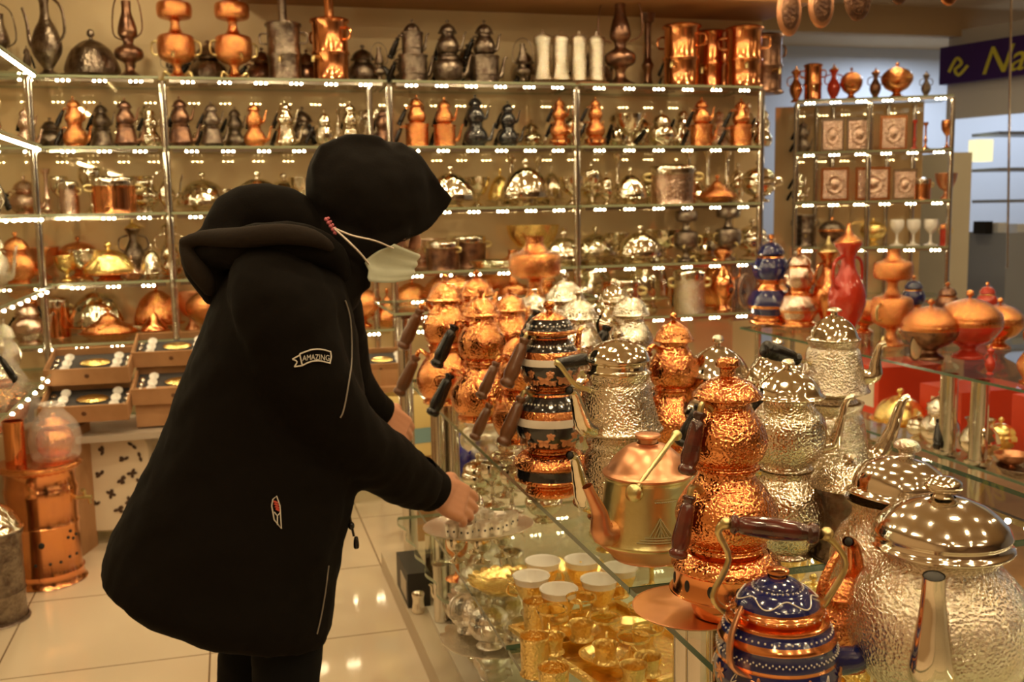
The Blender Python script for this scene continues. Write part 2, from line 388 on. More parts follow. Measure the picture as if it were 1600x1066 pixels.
@proto
def teapot_small(m='silver', h='black', style='round', gdir=(.5, 0, -.6)):
    r = empty('teapot')
    add_vessel(r, 'body', style, .062, .105, 0, M(m), flute=(22, .02, .01, .08))
    add_spout(r, style, .062, .105, 0, M(m), .3); add_grip(r, style, .062, .105, 0, M(m), M(h), PI*.95, gdir=gdir)
    add_lid(r, .062*.66, .042, .103, M(m), (16,.05,.004,.036))
    return r, .16, .19
@proto
def tray_stack(m='silver', n=4):
    r = empty('oval_tray'); 
    MB().lathe([(0,0),(.12,0),(.14,.008),(.165,.018),(.168,.022),(.14,.013),(.12,.006),(0,.006)], 36, smooth=2).build('plate', M(m), r)
    return r, .022, .33
@proto
def goblet(m='silver'):
    r = empty('goblet')
    MB().lathe([(0,0),(.03,0),(.032,.004),(.008,.014),(.006,.05),(.012,.06),(.028,.08),(.032,.105),(.030,.12),(.027,.118),(.028,.1),(.02,.08),(0,.072)], 22).build('cup', M(m), r)
    return r, .12, .064
@proto
def candlestick(m='silver'):
    r = empty('candlestick')
    MB().lathe([(0,0),(.04,0),(.042,.008),(.015,.02),(.010,.05),(.016,.07),(.009,.09),(.009,.17),(.016,.18),(.02,.20),(.018,.202),(0,.195)], 20).build('stem', M(m), r)
    return r, .202, .084
@proto
def frame_plate(m='pinksilver', rim='copper_plain'):
    r = empty('framed_relief')
    MB().box(-.09,.09,-.008,.008,0,.18).build('frame', M(rim), r, smooth=False)
    MB().box(-.075,.075,-.012,-.0075,.015,.165).build('relief', M(m), r, smooth=False)
    MB().lathe([(.055,0),(.05,.008),(.03,.005),(.012,.010),(0,.011)], 24, X=Tr(0,-.011,.09)@Rx(PI/2)).build('rosette', M(m), r)
    return r, .18, .18
@proto
def vase(m='red', rim='copper'):
    r = empty('vase')
    MB().lathe([(0,0),(.045,0),(.048,.01),(.03,.03),(.05,.07),(.066,.12),(.055,.17),(.028,.22),(.026,.26),(.045,.29),(.048,.30),(.04,.298)], 28).build('body', M(m), r)
    MB().lathe([(.046,.298),(.048,.305),(.03,.32),(.012,.335),(.006,.36),(0,.362)], 22).build('lid', M(rim), r)
    for s in (-1, 1): MB().tube([(s*.05,0,.16),(s*.085,0,.18),(s*.08,0,.24),(s*.03,0,.26)], .006, 8).build('handle', M(m), r)
    return r, .362, .17
@proto
def bigbowl(m='red', rim='copper', lidm='copper_eng'):
    r = empty('lidded_bowl')
    MB().lathe([(0,0),(.05,0),(.055,.012),(.03,.03),(.035,.045),(.08,.07),(.11,.11),(.115,.14),(.11,.142)], 32, bands=[(.118,.15,1)]).build('bowl', [M(m), M(rim)], r)
    l = MB().lathe([(.108,.14),(.112,.146),(.10,.17),(.065,.20),(.02,.215),(0,.216)], 32, flute=(20,.03,.15,.21)).build('lid', M(lidm), r)
    knob_mb(.014,.035,.214).build('knob', M(rim), l)
    return r, .249, .23
@proto
def coffee_cup(outer='gold_eng'):
    r = empty('coffee_cup')
    MB().lathe([(0,0),(.016,0),(.018,.004),(.014,.008),(.024,.02),(.031,.040),(.0325,.046)], 26, smooth=2, flute=(24,.03,.012,.042)).build('holder', M(outer), r)
    MB().lathe([(.0326,.0445),(.033,.048),(.0365,.0565),(.0345,.0565),(.032,.048),(.024,.024),(0,.016)], 26, smooth=2).build('porcelain_cup', M('porcelain'), r)
    MB().tube([(.030,0,.040),(.044,0,.042),(.046,0,.026),(.028,0,.020)], .0028, 8).build('handle', M('gold'), r)
    return r, .06, .075
@proto
def tea_glass(m='gold'):
    r = empty('tea_glass')
    MB().lathe([(0,0),(.022,0),(.024,.004),(.020,.010),(.022,.03),(.026,.034)], 24, smooth=2).build('holder', M('gold_eng' if m == 'gold' else 'silver_eng'), r)
    g = MB().lathe([(.020,.008),(.0215,.03),(.019,.045),(.022,.065),(.0295,.082)], 24).build('glass', CUPGLASS, r)
    MB().lathe([(.0290,.080),(.0305,.081),(.0305,.085),(.0290,.085),(.0288,.080)], 24, smooth=1).build('rim', M(m), g)
    MB().tube([(.025,0,.034),(.042,0,.040),(.042,0,.016),(.022,0,.010)], .0024, 8).build('handle', M(m), r)
    return r, .085, .07
@proto
def saucer(m='gold', R=.055):
    r = empty('saucer')
    MB().lathe([(0,0),(.5*R,0),(.55*R,.003),(.9*R,.010),(R,.014),(.98*R,.0155),(.7*R,.008),(.5*R,.004),(0,.004)], 32, smooth=2).build('dish', M(m), r)
    MB().lathe([(.46*R,.0036),(.48*R,.0052),(.44*R,.0054),(0,.005)], 28, smooth=1).build('well', M('silver_plain'), r)
    return r, .0155, 2*R
@proto
def scallop_tray(m='gold', R=.13, n=20, H=.025):
    r = empty('scalloped_tray'); mb = MB(); seg = n*6; pr = [(0,.004),(.55,.004),(.70,.008),(.85,.55*1),(1,1)]
    vs = []; fs = []
    for i, (a, b) in enumerate([(0.001,.003),(.55,.003),(.66,.006),(.80,H*.55),(.92,H*.9),(1.0,H),(.99,H-.003),(.78,H*.5-.003),(.62,0),(0.001,0)]):
        for k in range(seg):
            t = 2*PI*k/seg; q = abs(math.sin(t*n/2))
            amp = max(0, a-.6)/.4; rr = R*a*(1+.07*amp*(q-.5)); vs.append((rr*math.cos(t), rr*math.sin(t), b+amp*.006*(q-.5)))
    m_ = 10
    for i in range(m_-1):
        for k in range(seg): fs.append((i*seg+k, i*seg+(k+1) % seg, (i+1)*seg+(k+1) % seg, (i+1)*seg+k))
    mb.add(vs, fs).build('plate', M(m), r)
    return r, H, 2*R
@proto
def pitcher(m='silver'):
    r = empty('creamer')
    MB().lathe([(0,0),(.03,0),(.032,.006),(.028,.012),(.045,.03),(.05,.05),(.04,.075),(.03,.09),(.034,.105),(.038,.108),(.032,.1),(.028,.09),(.02,.05),(0,.04)], 26, flute=(18,.03,.015,.08)).build('body', M(m), r)
    MB().tube([(-.045,0,.045),(-.075,0,.06),(-.07,0,.095),(-.034,0,.102)], .004, 8).build('handle', M(m), r)
    MB().tube([(.045,0,.04),(.065,0,.06),(.07,0,.09),(.08,0,.098)], [.011,.008,.006,.005], 8).build('spout', M(m), r)
    return r, .108, .15
@proto
def sugar_bowl(m='silver'):
    r = empty('sugar_bowl')
    MB().lathe([(0,0),(.028,0),(.03,.005),(.015,.014),(.035,.025),(.047,.045),(.046,.06),(.04,.068)], 26, flute=(18,.03,.02,.06)).build('bowl', M(m), r)
    l = MB().lathe([(.042,.067),(.044,.07),(.036,.085),(.015,.097),(0,.1)], 26, flute=(18,.04,.072,.095)).build('lid', M(m), r)
    knob_mb(.009,.022,.098).build('knob', M(m), l)
    for s in (-1, 1): MB().tube([(s*.044,0,.045),(s*.065,0,.05),(s*.062,0,.065),(s*.044,0,.064)], .003, 8).build('handle', M(m), r)
    return r, .12, .13
@proto
def lamp_old(m='antique'):
    r = empty('oil_lamp')
    MB().lathe([(0,0),(.05,0),(.052,.01),(.02,.03),(.02,.06),(.05,.08),(.05,.11),(.02,.13),(.022,.15)], 24).build('font', M(m), r)
    MB().lathe([(.022,.15),(.036,.17),(.03,.21),(.018,.25),(.018,.29)], 20).build('chimney', M(m), r)
    MB().tube([(.03,0,.15),(.075,0,.18),(.06,0,.29),(0,0,.33),(-.06,0,.29),(-.075,0,.18),(-.03,0,.15)], .003, 6).build('bail', M(m), r)
    return r, .33, .15
@proto
def basin_lamp(m='blue', rim='copper'):   # two-bulb enamelled pot without side handles
    r = empty('painted_double_pot')
    mb = MB().lathe([(0,0),(.055,0),(.06,.01),(.05,.02),(.066,.05),(.068,.075),(.05,.105),(.036,.12),(.04,.13),(.052,.15),(.054,.175),(.042,.2),(.032,.21)], 28, bands=[(0,.025,1),(.045,.055,1),(.105,.135,1),(.2,.22,1),(.155,.162,1)])
    mb.build('body', [M(m), M(rim)], r)
    l = MB().lathe([(.034,.209),(.042,.213),(.03,.235),(.012,.246),(0,.248)], 24).build('lid', M(m), r)
    knob_mb(.01,.026,.246).build('knob', M(rim), l)
    return r, .272, .13
# ================================================================ SETTING
ORD = ['first', 'second', 'third', 'fourth', 'fifth', 'sixth', 'seventh', 'eighth', 'ninth', 'tenth', 'eleventh', 'twelfth', 'thirteenth', 'fourteenth', 'fifteenth', 'sixteenth', 'seventeenth', 'eighteenth', 'nineteenth', 'twentieth']
def ordn(i): return ORD[i] if i < 20 else 'twenty-'+ORD[i-20]
def tile_mat():
    m = bpy.data.materials.new('polished_cream_tiles'); m.use_nodes = True; N = m.node_tree.nodes; L = m.node_tree.links; b = N['Principled BSDF']
    g = N.new('ShaderNodeNewGeometry'); s = N.new('ShaderNodeSeparateXYZ'); L.new(g.outputs['Position'], s.inputs[0])
    def line(ax, off, per, wd):
        a = N.new('ShaderNodeMath'); a.operation = 'SUBTRACT'; L.new(s.outputs[ax], a.inputs[0]); a.inputs[1].default_value = off-40*per
        q = N.new('ShaderNodeMath'); q.operation = 'MODULO'; L.new(a.outputs[0], q.inputs[0]); q.inputs[1].default_value = per
        c = N.new('ShaderNodeMath'); c.operation = 'LESS_THAN'; L.new(q.outputs[0], c.inputs[0]); c.inputs[1].default_value = wd
        return c.outputs[0]
    mx = N.new('ShaderNodeMath'); mx.operation = 'MAXIMUM'; L.new(line(0, -.717, .597, .005), mx.inputs[0]); L.new(line(1, 3.045, .61, .005), mx.inputs[1])
    n = N.new('ShaderNodeTexNoise'); n.inputs['Scale'].default_value = 3; n.inputs['Detail'].default_value = 6; L.new(g.outputs['Position'], n.inputs['Vector'])
    c1 = N.new('ShaderNodeMix'); c1.data_type = 'RGBA'; c1.inputs[6].default_value = (.60, .49, .36, 1); c1.inputs[7].default_value = (.68, .57, .43, 1); L.new(n.outputs[0], c1.inputs[0])
    c2 = N.new('ShaderNodeMix'); c2.data_type = 'RGBA'; L.new(mx.outputs[0], c2.inputs[0]); L.new(c1.outputs[2], c2.inputs[6]); c2.inputs[7].default_value = (.16, .10, .06, 1)
    L.new(c2.outputs[2], b.inputs['Base Color']); b.inputs['Roughness'].default_value = .07; b.inputs['Specular IOR Level'].default_value = .6
    return m
PALE = M('pale')
CEILM = mat('cream_ceiling', (.50, .37, .22), .8)
BROWN = mat('brown_soffit', (.32, .15, .05), .6)
MIRR = mat('mirror_back', (.88, .70, .44), .03, .45, spec=1.0)
WHITE = mat('cool_white_panel', (.70, .73, .76), .5)
struct(MB().box(-1.2, 10, -3, 10, -.05, 0), 'floor', tile_mat())
struct(MB().box(-1.2, 10, -3, 10, CEIL, CEIL+.05), 'ceiling', CEILM)
struct(MB().box(-1.25, -1.2, -3, 10, 0, CEIL), 'wall_left', mat('brown_wall', (.40, .29, .18), .7))
struct(MB().box(-1.2, 10, -3.05, -3, 0, CEIL), 'wall_front', mat('dark_brown_wall', (.20, .13, .08), .7))
struct(MB().box(10, 10.05, -3, 10, 0, CEIL), 'wall_right', WHITE)
struct(MB().box(2.8, 10, 9.5, 9.55, 0, CEIL), 'wall_far', WHITE)
struct(MB().box(-1.2, 2.72, 4.93, 5.0, 0, CEIL), 'wall_back', mat('tan_wall', (.80, .66, .42), .7))
struct(MB().box(-1.15, 2.56, 4.915, 4.93, .1, 1.86), 'trim_1', MIRR)         # mirrored backing of the shelving
struct(MB().box(.1, 2.72, 4.45, 4.93, 2.24, CEIL), 'trim_2', BROWN)           # brown soffit
# dark joint lines of the ceiling cornice
struct(MB().box(2.8, 6.2, 6.6, 6.7, 2.5, CEIL), 'trim_4', CEILM)

for i, (x, y) in enumerate(SPOTS):
    t = tag(empty('ceiling_spot'), None, 'ceiling light', 'round spots in the ceiling')
    t['label'] = f'small round recessed ceiling spot, {ordn(int(round((y+1.5)/.9)))} row from the front, {ordn(i % 4)} from the left wall' if i < 28 else f'small round ceiling spot on the right side of the shop, {ordn(i-28)} of five'
    t['group'] = 'round spots in the ceiling'
    MB().lathe([(.055,0),(.062,-.004),(.062,-.012),(.05,-.014),(.046,-.004)], 20, smooth=1).build('bezel', M('chrome'), t)
    MB().lathe([(.046,-.006),(.02,-.010),(0,-.011)], 16, smooth=1).build('lens', LENS, t)
    t.location = (x, y, CEIL); link_tree(t)

# ---- LED strip, glass shelf, chrome post
def led_strip(x0, x1, y, z, label, group, X=None, power=1.6, zrot=0):
    r = empty('led_strip'); L = x1-x0
    MB().box(0, L, -.006, .006, -.012, 0).build('rail', M('chrome'), r, smooth=False)
    d = MB(); n = int(L/.13)
    for i in range(n):
        for k in (-1, 0, 1):
            cx = (i+.5)*L/n+k*.0205
            d.ball((cx, -.006, -.010), (.0058, .0055, .005), 7, 4)
    d.build('diodes', DIODE, r)
    tag(r, label, 'light strip', group); r.location = (x0, y, z)
    if X: r.matrix_world = X@Matrix.Translation((x0, y, z))
    link_tree(r)
    p = Vector(((x0+x1)/2, y-.004, z-.022)); rot = (math.radians(-18), 0, 0)
    if X: p = X@p
def glass_shelf(x0, x1, y0, y1, z, label, group=None, X=None, edge=None, name='glass_shelf', cat='shelf', th=.010):
    mb = MB().box(x0, x1, y0, y1, z-th, z); mb.m = [0, 0, 1, 1, 1, 1]
    o = mb.build(name, [GLASS, edge or GEDGE2], smooth=False, link=True)
    if X: o.matrix_world = X
    return tag(o, label, cat, group)
def post(x, y, z0, z1, label, r=.017, group=None, X=None, sleeve=None):
    t = empty('chrome_post')
    MB().lathe([(r,z0+.008),(r,z1-.006)], 18, smooth=1).build('tube', M('chrome'), t)
    MB().lathe([(0,z0),(r*1.5,z0),(r*1.5,z0+.01),(r,z0+.012)], 18, smooth=1).build('foot', M('chrome'), t)
    t.location = (x, y, 0)
    if X: t.location = X@Vector((x, y, 0))
    tag(t, label, 'post', group); link_tree(t)
BX = [-1.12, -.235, .70, 1.56, 2.50]; BN = ['far left', 'left', 'middle', 'right']
LV = [(1.86, 'top'), (1.58, 'second'), (1.31, 'third'), (1.03, 'fourth'), (.78, 'fifth'), (.48, 'sixth'), (.12, 'lowest')]
for bi in range(4):
    for z, nm in LV:
        glass_shelf(BX[bi]+.012, BX[bi+1]-.012, 4.5, 4.9, z, f'{nm} glass shelf in the {BN[bi]} bay of the back wall shelving', 'glass shelves of the back wall')
        if z > .2:
            led_strip(BX[bi]+.03, BX[bi+1]-.03, 4.512, z-.012, f'warm light strip under the {nm} glass shelf, {BN[bi]} bay of the back wall', 'light strips of the back wall shelving', power=1.0)
for i, x in enumerate(BX[1:]):
    post(x, 4.53, 0, 1.85, ['chrome post left of the woman\'s hood in the back shelving', 'chrome post behind the woman\'s mask in the back shelving', 'chrome post right of centre in the back shelving', 'chrome post at the right end of the back shelving'][i], .016, 'posts of the back shelving')
post(.62, 4.56, 0, 1.85, 'second chrome post beside the one behind the woman\'s mask', .014, 'posts of the back shelving')

# ---- rows of wares -------------------------------------------------
SHAPE = dict(dt='double teapot', sv='samovar', bo='water boiler', cn='canister', dd='domed dish', cd='cone lidded dish', bw='footed bowl', dr='banded pot', ew='ewer', tp='teapot', tr='oval tray', gb='goblet', cs='candlestick', fr='framed relief', vs='vase', bb='lidded bowl', ol='oil lamp', bl='painted double pot', pc='creamer', sb='sugar bowl', sc='scalloped tray')
FN = dict(dt=double_teapot, sv=samovar, bo=boiler, cn=canister, dd=dome_dish, cd=cone_dish, bw=bowl, dr=drum, ew=ewer, tp=teapot_small, tr=tray_stack, gb=goblet, cs=candlestick, fr=frame_plate, vs=vase, bb=bigbowl, ol=lamp_old, bl=basin_lamp, pc=pitcher, sb=sugar_bowl, sc=scallop_tray)
CATS = dict(dt='teapot', sv='samovar', bo='boiler', cn='canister', dd='serving dish', cd='serving dish', bw='bowl', dr='pot', ew='ewer', tp='teapot', tr='tray', gb='goblet', cs='candlestick', fr='picture', vs='vase', bb='bowl', ol='oil lamp', bl='pot', pc='jug', sb='sugar bowl', sc='tray')
COLN = dict(silver='silver', silver_plain='smooth silver', silver_ham='hammered silver', silver_eng='embossed silver', silver_soft='satin silver', copper='copper', copper_plain='plain copper', copper_eng='engraved copper', copper_dull='dull copper', gold='gold', brass='brass', antique='dark silver', antcop='antique copper', pinksilver='rose silver', red='red', blue='blue', black='black', white='white', blackenam='black', gold_eng='engraved gold')
LAY = {}
def row(z, Y, items, where, group=None, skip=False):
    """items: (px, kind, args tuple, height px, [rotation])  px = column of the photo where the thing stands on the shelf line Y"""
    out = []; lay = LAY.setdefault(z, {0: [], 1: []}) if Y > 4.5 else {0: [], 1: []}
    for it in sorted(items, key=lambda q: (-q[3], q[0])):
        px, k, args, hp = it[:4]; root, H, W = FN[k](*args)
        back = len(it) > 5 and it[5] > .04
        best = None
        for ly in ((1,) if back else (0, 1)):
            yy = Y+(.15 if ly else -.05); x = P(px, 330, 1, yy).x; p = Vector((x, yy, z)); sc = hp*dep(p)/F/H; w0 = min(sc*W, .27)
            room = min([abs(x-x2)*2-w2 for x2, w2 in lay[ly]]+[w0])
            if best is None or room > best[0]*1.15: best = (room, ly, p, sc, w0)
        room, ly, p, sc, w0 = best
        if skip and room < w0*.42: continue
        wd = max(room, w0*.5, .035); lay[ly].append((p.x, wd))
        rz = it[4] if len(it) > 4 else rnd.uniform(-.9, .3)
        if k in ('dd', 'tr', 'cd'): rz = 0
        o = inst(root, p, rz, (wd/W, min(wd, .19)/W, sc)); out.append((o, k, args[0] if args else None))
    out.sort(key=lambda q: q[0].location.x)
    cnt = {}
    for o, k, m in out: cnt[(k, m)] = cnt.get((k, m), 0)+1
    seen = {}
    for o, k, m in out:
        seen[(k, m)] = seen.get((k, m), 0)+1
        nm = f"{COLN.get(m, 'metal')} {SHAPE[k]}"
        if cnt[(k, m)] == 1: lb = f"the only {nm} {where}"
        else: lb = f"{ordn(seen[(k, m)]-1)} {nm} from the left {where}"
        tag(o, lb, CATS[k], group or f"wares {where}")
    return out
A = 'antique'
row(1.86, 4.68, [
 (22,'ol',(A,),120), (92,'ew',(A,),150,2.4), (160,'dd',(A,A),85), (217,'ol',('antcop',),135), (290,'sv',('copper',),135), (338,'tp',(A,),70), (378,'sv',('copper',),135,.3), (420,'tp',('antcop','black'),60),
 (455,'bo',(A,True),125), (488,'tp',('antcop','black'),58), (526,'bo',('copper_plain',True),135), (600,'ol',(A,),62), (652,'dt',(A,'black','cyl','cyl'),98), (706,'dt',(A,'black','jar','bulb'),98), (762,'dt',(A,'black','cyl','bulb'),98),
 (735,'tp',(A,),70,1.,.12), (820,'ol',(A,),72), (970,'ol',('antcop',),150), (1012,'cs',('antcop',),120),
 (1064,'bo',('copper_plain',False),98), (1108,'bo',('copper_plain',False),96), (1160,'bo',('copper_plain',False),96), (1192,'bo',('antcop',False),92)],
 'standing on top of the back shelving')
row(1.58, 4.64, [
 (50,'dt',('pinksilver','black'),62), (88,'tp',(A,),50,2.6), (126,'dt',('copper','black','bulb','bulb'),78), (168,'dt',(A,'black','bell','bulb'),74), (205,'dt',('antcop','black','bell','bulb'),76), (243,'dt',('silver','black','bulb','bulb'),62), (290,'dt',('antcop','black','bell','bulb'),78), (338,'dt',(A,'black','bell','bulb'),70), (374,'dt',(A,'black','bulb','bulb'),66), (404,'dt',('copper','black','bulb','bulb'),70),
 (452,'dt',('silver','black','bell','bulb'),72), (478,'tp',(A,),66,2), (512,'tp',('silver',),58), (552,'dt',('silver','black','bell','bulb'),70), (602,'dt',('antcop','black','bulb','bulb'),60), (655,'dt',('copper','black','cyl','bulb'),80), (698,'dt',('copper','black','cyl','bulb'),76), (746,'dt',('blackenam','black','bulb','bulb'),80), (796,'dt',('blackenam','black','bulb','bulb'),70), (832,'tp',('silver',),46),
 (876,'dt',('copper','black','bulb','bulb',True),76), (931,'dt',('copper','black','bulb','bulb',True),76), (984,'bw',('silver',),50), (965,'tp',('silver',),64,1,.14), (1005,'dd',('silver',),58,0,.12), (1033,'tp',('silver',),56), (1066,'dt',('silver','black'),64), (1095,'dt',('copper','black','cyl','bulb'),76), (1122,'dt',('pinksilver','black'),62), (1156,'dt',('copper','black','cyl','bulb'),74), (1190,'dt',('silver','black'),60)],
 'on the second shelf of the back wall')
row(1.31, 4.66, [
 (40,'tp',('pinksilver',),60), (75,'cs',('pinksilver',),70), (110,'dr',('pinksilver','silver_plain'),52), (180,'dr',('copper_plain','silver_plain'),58), (145,'gb',('silver',),70,0,.15), (226,'pc',('silver',),56), (262,'ew',('silver_plain',),78), (318,'dd',('silver',),62), (404,'dd',('silver',),62), (360,'bw',('silver',),34), (445,'dd',('silver',),58), (480,'bw',('silver',),50),
 (665,'dd',('silver','silver'),58), (705,'dd',('silver','silver'),66), (745,'bw',('silver',),46), (782,'dd',('gold','silver'),60), (822,'dd',('silver','silver'),76), (862,'dd',('silver','silver'),64), (895,'bw',('silver',),44), (925,'gb',('silver',),52), (948,'sb',('silver',),52), (985,'dd',('silver','silver'),58), (1020,'sb',('silver',),60), (1052,'dr',('pinksilver','silver_plain'),62), (1088,'cd',('silver',),50), (1120,'cd',('copper',),44), (1152,'sb',('silver',),62), (1185,'sb',('silver',),66),
 (640,'gb',('silver',),60,0,.12), (800,'cs',('silver',),80,0,.16), (842,'cs',('silver',),76,0,.18), (965,'cs',('silver',),78,0,.16), (1075,'cs',('silver',),84,0,.16), (1105,'cs',('silver',),84,0,.16), (1135,'cs',('silver',),84,0,.16)],
 'on the third shelf of the back wall')
row(1.03, 4.66, [
 (20,'tp',('copper_eng','black'),80), (62,'bw',('copper_dull',),50), (98,'bw',('gold',),40,0,-.08), (128,'bw',('silver',),48), (118,'bb',('copper_eng','copper'),66,0,.14), (165,'dd',('gold','copper'),60), (200,'cd',('pinksilver',),38,0,-.08), (232,'dd',('silver','silver'),56), (262,'cd',('silver',),60,0,.1), (292,'sb',('silver',),50),(315,'bw',('silver',),54), (205,'vs',('antique','gold'),90,0,.18), (262,'vs',('silver','silver'),90,0,.2),
 (690,'dr',('antcop','silver_plain'),46), (730,'dr',('antcop','silver_plain'),50,0,.1), (658,'bw',('pinksilver',),44), (770,'tr',('silver',),12), (830,'tr',('silver',),13), (832,'bw',('gold',),60,0,.12), (880,'dd',('silver',),54), (930,'dd',('silver',),56), (965,'bw',('silver',),44), (1000,'dd',('silver','silver'),60), (1035,'bw',('silver',),46), (1072,'sv',('antique',),90), (1105,'dd',('silver',),50), (1138,'sv',('antique',),95), (1175,'sb',('silver',),60)],
 'on the fourth shelf of the back wall')
row(.78, 4.66, [
 (30,'tp',('pinksilver',),70), (78,'dr',('copper_plain','silver_plain'),64,.2), (140,'dd',('silver','copper'),84,0,.1), (158,'cd',('copper',),52,0,-.06), (236,'dd',('copper','copper'),82,0,.1), (230,'cd',('copper_plain',),50,0,-.07), (290,'bw',('copper_dull',),60), (320,'bb',('copper','copper'),80),
 (560,'bb',('copper','copper'),70), (600,'cd',('copper',),60), (640,'dd',('copper','copper'),74), (700,'bb',('copper_eng','copper'),90), (760,'bb',('copper','copper'),90), (800,'sv',('copper',),110), (850,'tp',('copper',),80), (925,'dd',('silver_plain','silver'),100,0,.05), (1010,'dd',('silver','silver'),120,0,.05), (1078,'dr',('silver_eng','silver_plain'),70), (1130,'vs',('copper_plain','copper'),110), (970,'dr',('silver_plain','silver_plain'),60)],
 'on the fifth shelf of the back wall')
# four silver canisters in a white rack on top
r = tag(empty('canister_rack'), 'pale four place rack of tall silver canisters on top of the back shelving', 'rack'); p0 = P(836, 330, 1, 4.66); p1 = P(946, 330, 1, 4.66)
wd = p1.x-p0.x
MB().box(0, wd, -.05, .05, 0, .02).box(0, wd, .04, .05, .02, .06).build('base', M('silver_plain'), r, smooth=False); r.location = (p0.x, 4.66, 1.86); link_tree(r)
for i in range(4):
    rt, H, W = canister(); o = inst(rt, (p0.x+wd*(i+.5)/4, 4.65, 1.885), 0, (wd/4/W*.98, wd/4/W*.98, 1.2))
    tag(o, f"{ORD[i]} from the left of four tall silver canisters in a rack atop the shelving", 'canister', 'silver canisters in the rack')
# ---------------------------------------------------------------- second layer of wares standing behind, against the mirror
def filler(z, Y, x0, x1, pool, hp, where, step):
    its = []; x = x0
    while x < x1:
        k, args = pool[rnd.randrange(len(pool))]
        its.append((x, k, args, hp*rnd.uniform(.8, 1.1), rnd.uniform(-3, 3), .17)); x += step*rnd.uniform(.85, 1.2)
    return row(z, Y, its, where, skip=True)
SILP = [('dd',('silver','silver')), ('dt',('silver','black','bulb','bulb')), ('tp',('silver',)), ('sb',('silver',)), ('ew',('silver_plain',)), ('cs',('silver',)), ('bw',('silver',)), ('dr',('silver_eng','silver_plain')), ('gb',('silver',)), ('cd',('silver',)), ('vs',('silver','silver'))]
COPP = [('dt',('copper','black','bulb','bulb')), ('dd',('copper','copper')), ('cd',('copper',)), ('bb',('copper','copper')), ('tp',('copper',)), ('vs',('copper_plain','copper'))]
filler(1.58, 4.64, 70, 1190, SILP+[('dt',('antique','black','bell','bulb')), ('dt',('copper','black','bulb','bulb'))], 66, 'at the rear of the second shelf', 52)
filler(1.03, 4.66, 690, 1185, SILP, 66, 'at the rear of the fourth shelf', 36)
filler(1.31, 4.66, 60, 1185, SILP, 62, 'at the rear of the third shelf', 36)
filler(1.86, 4.68, 60, 1190, [('dt',('antique','black','bell','bulb')),('ol',('antique',)),('tp',('antique',)),('bo',('antcop',False))], 66, 'at the rear atop the shelving', 60)
filler(1.03, 4.66, 60, 600, SILP[:3]+COPP[:3], 62, 'at the rear left of the fourth shelf', 38)
filler(.78, 4.66, 40, 330, SILP[:3]+COPP, 66, 'at the rear left of the fifth shelf', 58)
filler(.78, 4.66, 560, 1185, COPP+SILP, 76, 'at the rear right of the fifth shelf', 58)

# ---------------------------------------------------------------- display boxes with cup sets, suitcase, carton
def cup_box(px, py, w, label, Yv, ang=.12):
    p = P(px, py, 1, Yv); sc = w*dep(p)/F/.40
    r = tag(empty('cup_set_box'), label, 'gift box', 'open gift boxes of coffee cups')
    m = MB(); m.box(-.2,.2,-.14,-.13,0,.085).box(-.2,.2,.13,.14,0,.085).box(-.2,-.19,-.13,.13,0,.085).box(.19,.2,-.13,.13,0,.085).box(-.19,.19,-.13,.13,0,.01)
    m.build('box', M('card'), r, smooth=False)
    MB().box(-.188,.188,-.128,.128,.012,.05).build('inlay', mat('dark_grey_foam', (.05,.045,.045), .8), r, smooth=False)
    MB().ball((0,0,0), (.012,.002,.012), 10, 6, X=Tr(0,-.1405,.045)).build('round_seal', M('brownwood'), r)
    MB().ball((.02,.0,.058), (.075,.045,.012), 20, 6).build('saucer', M('gold'), r)
    for x in (-.11, .13):
        for k in range(3):
            MB().lathe([(0,0),(.012,0),(.022,.018),(.024,.026),(.02,.024),(0,.010)], 16, X=Tr(x,-.08+k*.075,.045)@Rx(.5)).build('cup', M('porcelain'), r)
    for x in (-.165, .178):
        for k in range(3): MB().ball((x,-.07+k*.06,.055), (.014,.02,.01), 10, 5).build('spoon_bowl', M('silver_plain'), r)
    p.y = Yv; r.location = p; r.rotation_euler = (ang*2.2, 0, -ang*.4); r.scale = (sc, sc, sc); link_tree(r)
cup_box(144, 583, 122, 'open brown box of coffee cups on top of the left stack, gold saucer inside', 4.34)
cup_box(140, 640, 128, 'open brown box of coffee cups, lower one of the left stack above the suitcase', 4.22)
cup_box(272, 556, 115, 'brown cup box at the back, highest of the stack by the coat', 4.44)
cup_box(276, 612, 122, 'brown cup box directly under the highest one by the coat', 4.28)
cup_box(592, 574, 92, 'open brown box with white cups seen right of the coat', 4.36)
def carton(px0, px1, py1, h, label, Yv, dp=.26):
    a = P(px0, py1, 1, Yv); b = P(px1, py1, 1, Yv); r = tag(empty('carton'), label, 'box')
    w = b.x-a.x; MB().box(0,w,0,dp,0,h).build('box', M('card'), r, smooth=False)
    MB().box(w*.46,w*.54,-.001,dp+.001,-.0005+.001,h+.001).build('tape', mat('tan_tape', (.36,.2,.09), .4), r, smooth=False)
    r.location = (a.x, Yv, max(a.z, 0)); link_tree(r)
carton(558, 628, 612, .085, 'closed brown carton under the box of white cups right of the coat', 4.26)
carton(556, 628, 640, .085, 'lowest closed brown carton right of the coat', 4.22)
carton(214, 330, 668, .15, 'closed brown carton under the cup boxes behind the coat', 4.2)
# bench under the boxes
r = tag(empty('low_bench'), 'low grey bench carrying the boxes of cups in front of the back shelves', 'bench')
MB().box(-.62, .45, 4.12, 4.46, .44, .465).build('top', mat('grey_board', (.4,.33,.26), .5), r, smooth=False)
for x in (-.20, .4): MB().box(x-.02, x+.02, 4.14, 4.46, 0, .44).build('leg', M('chrome'), r, smooth=False)
link_tree(r)
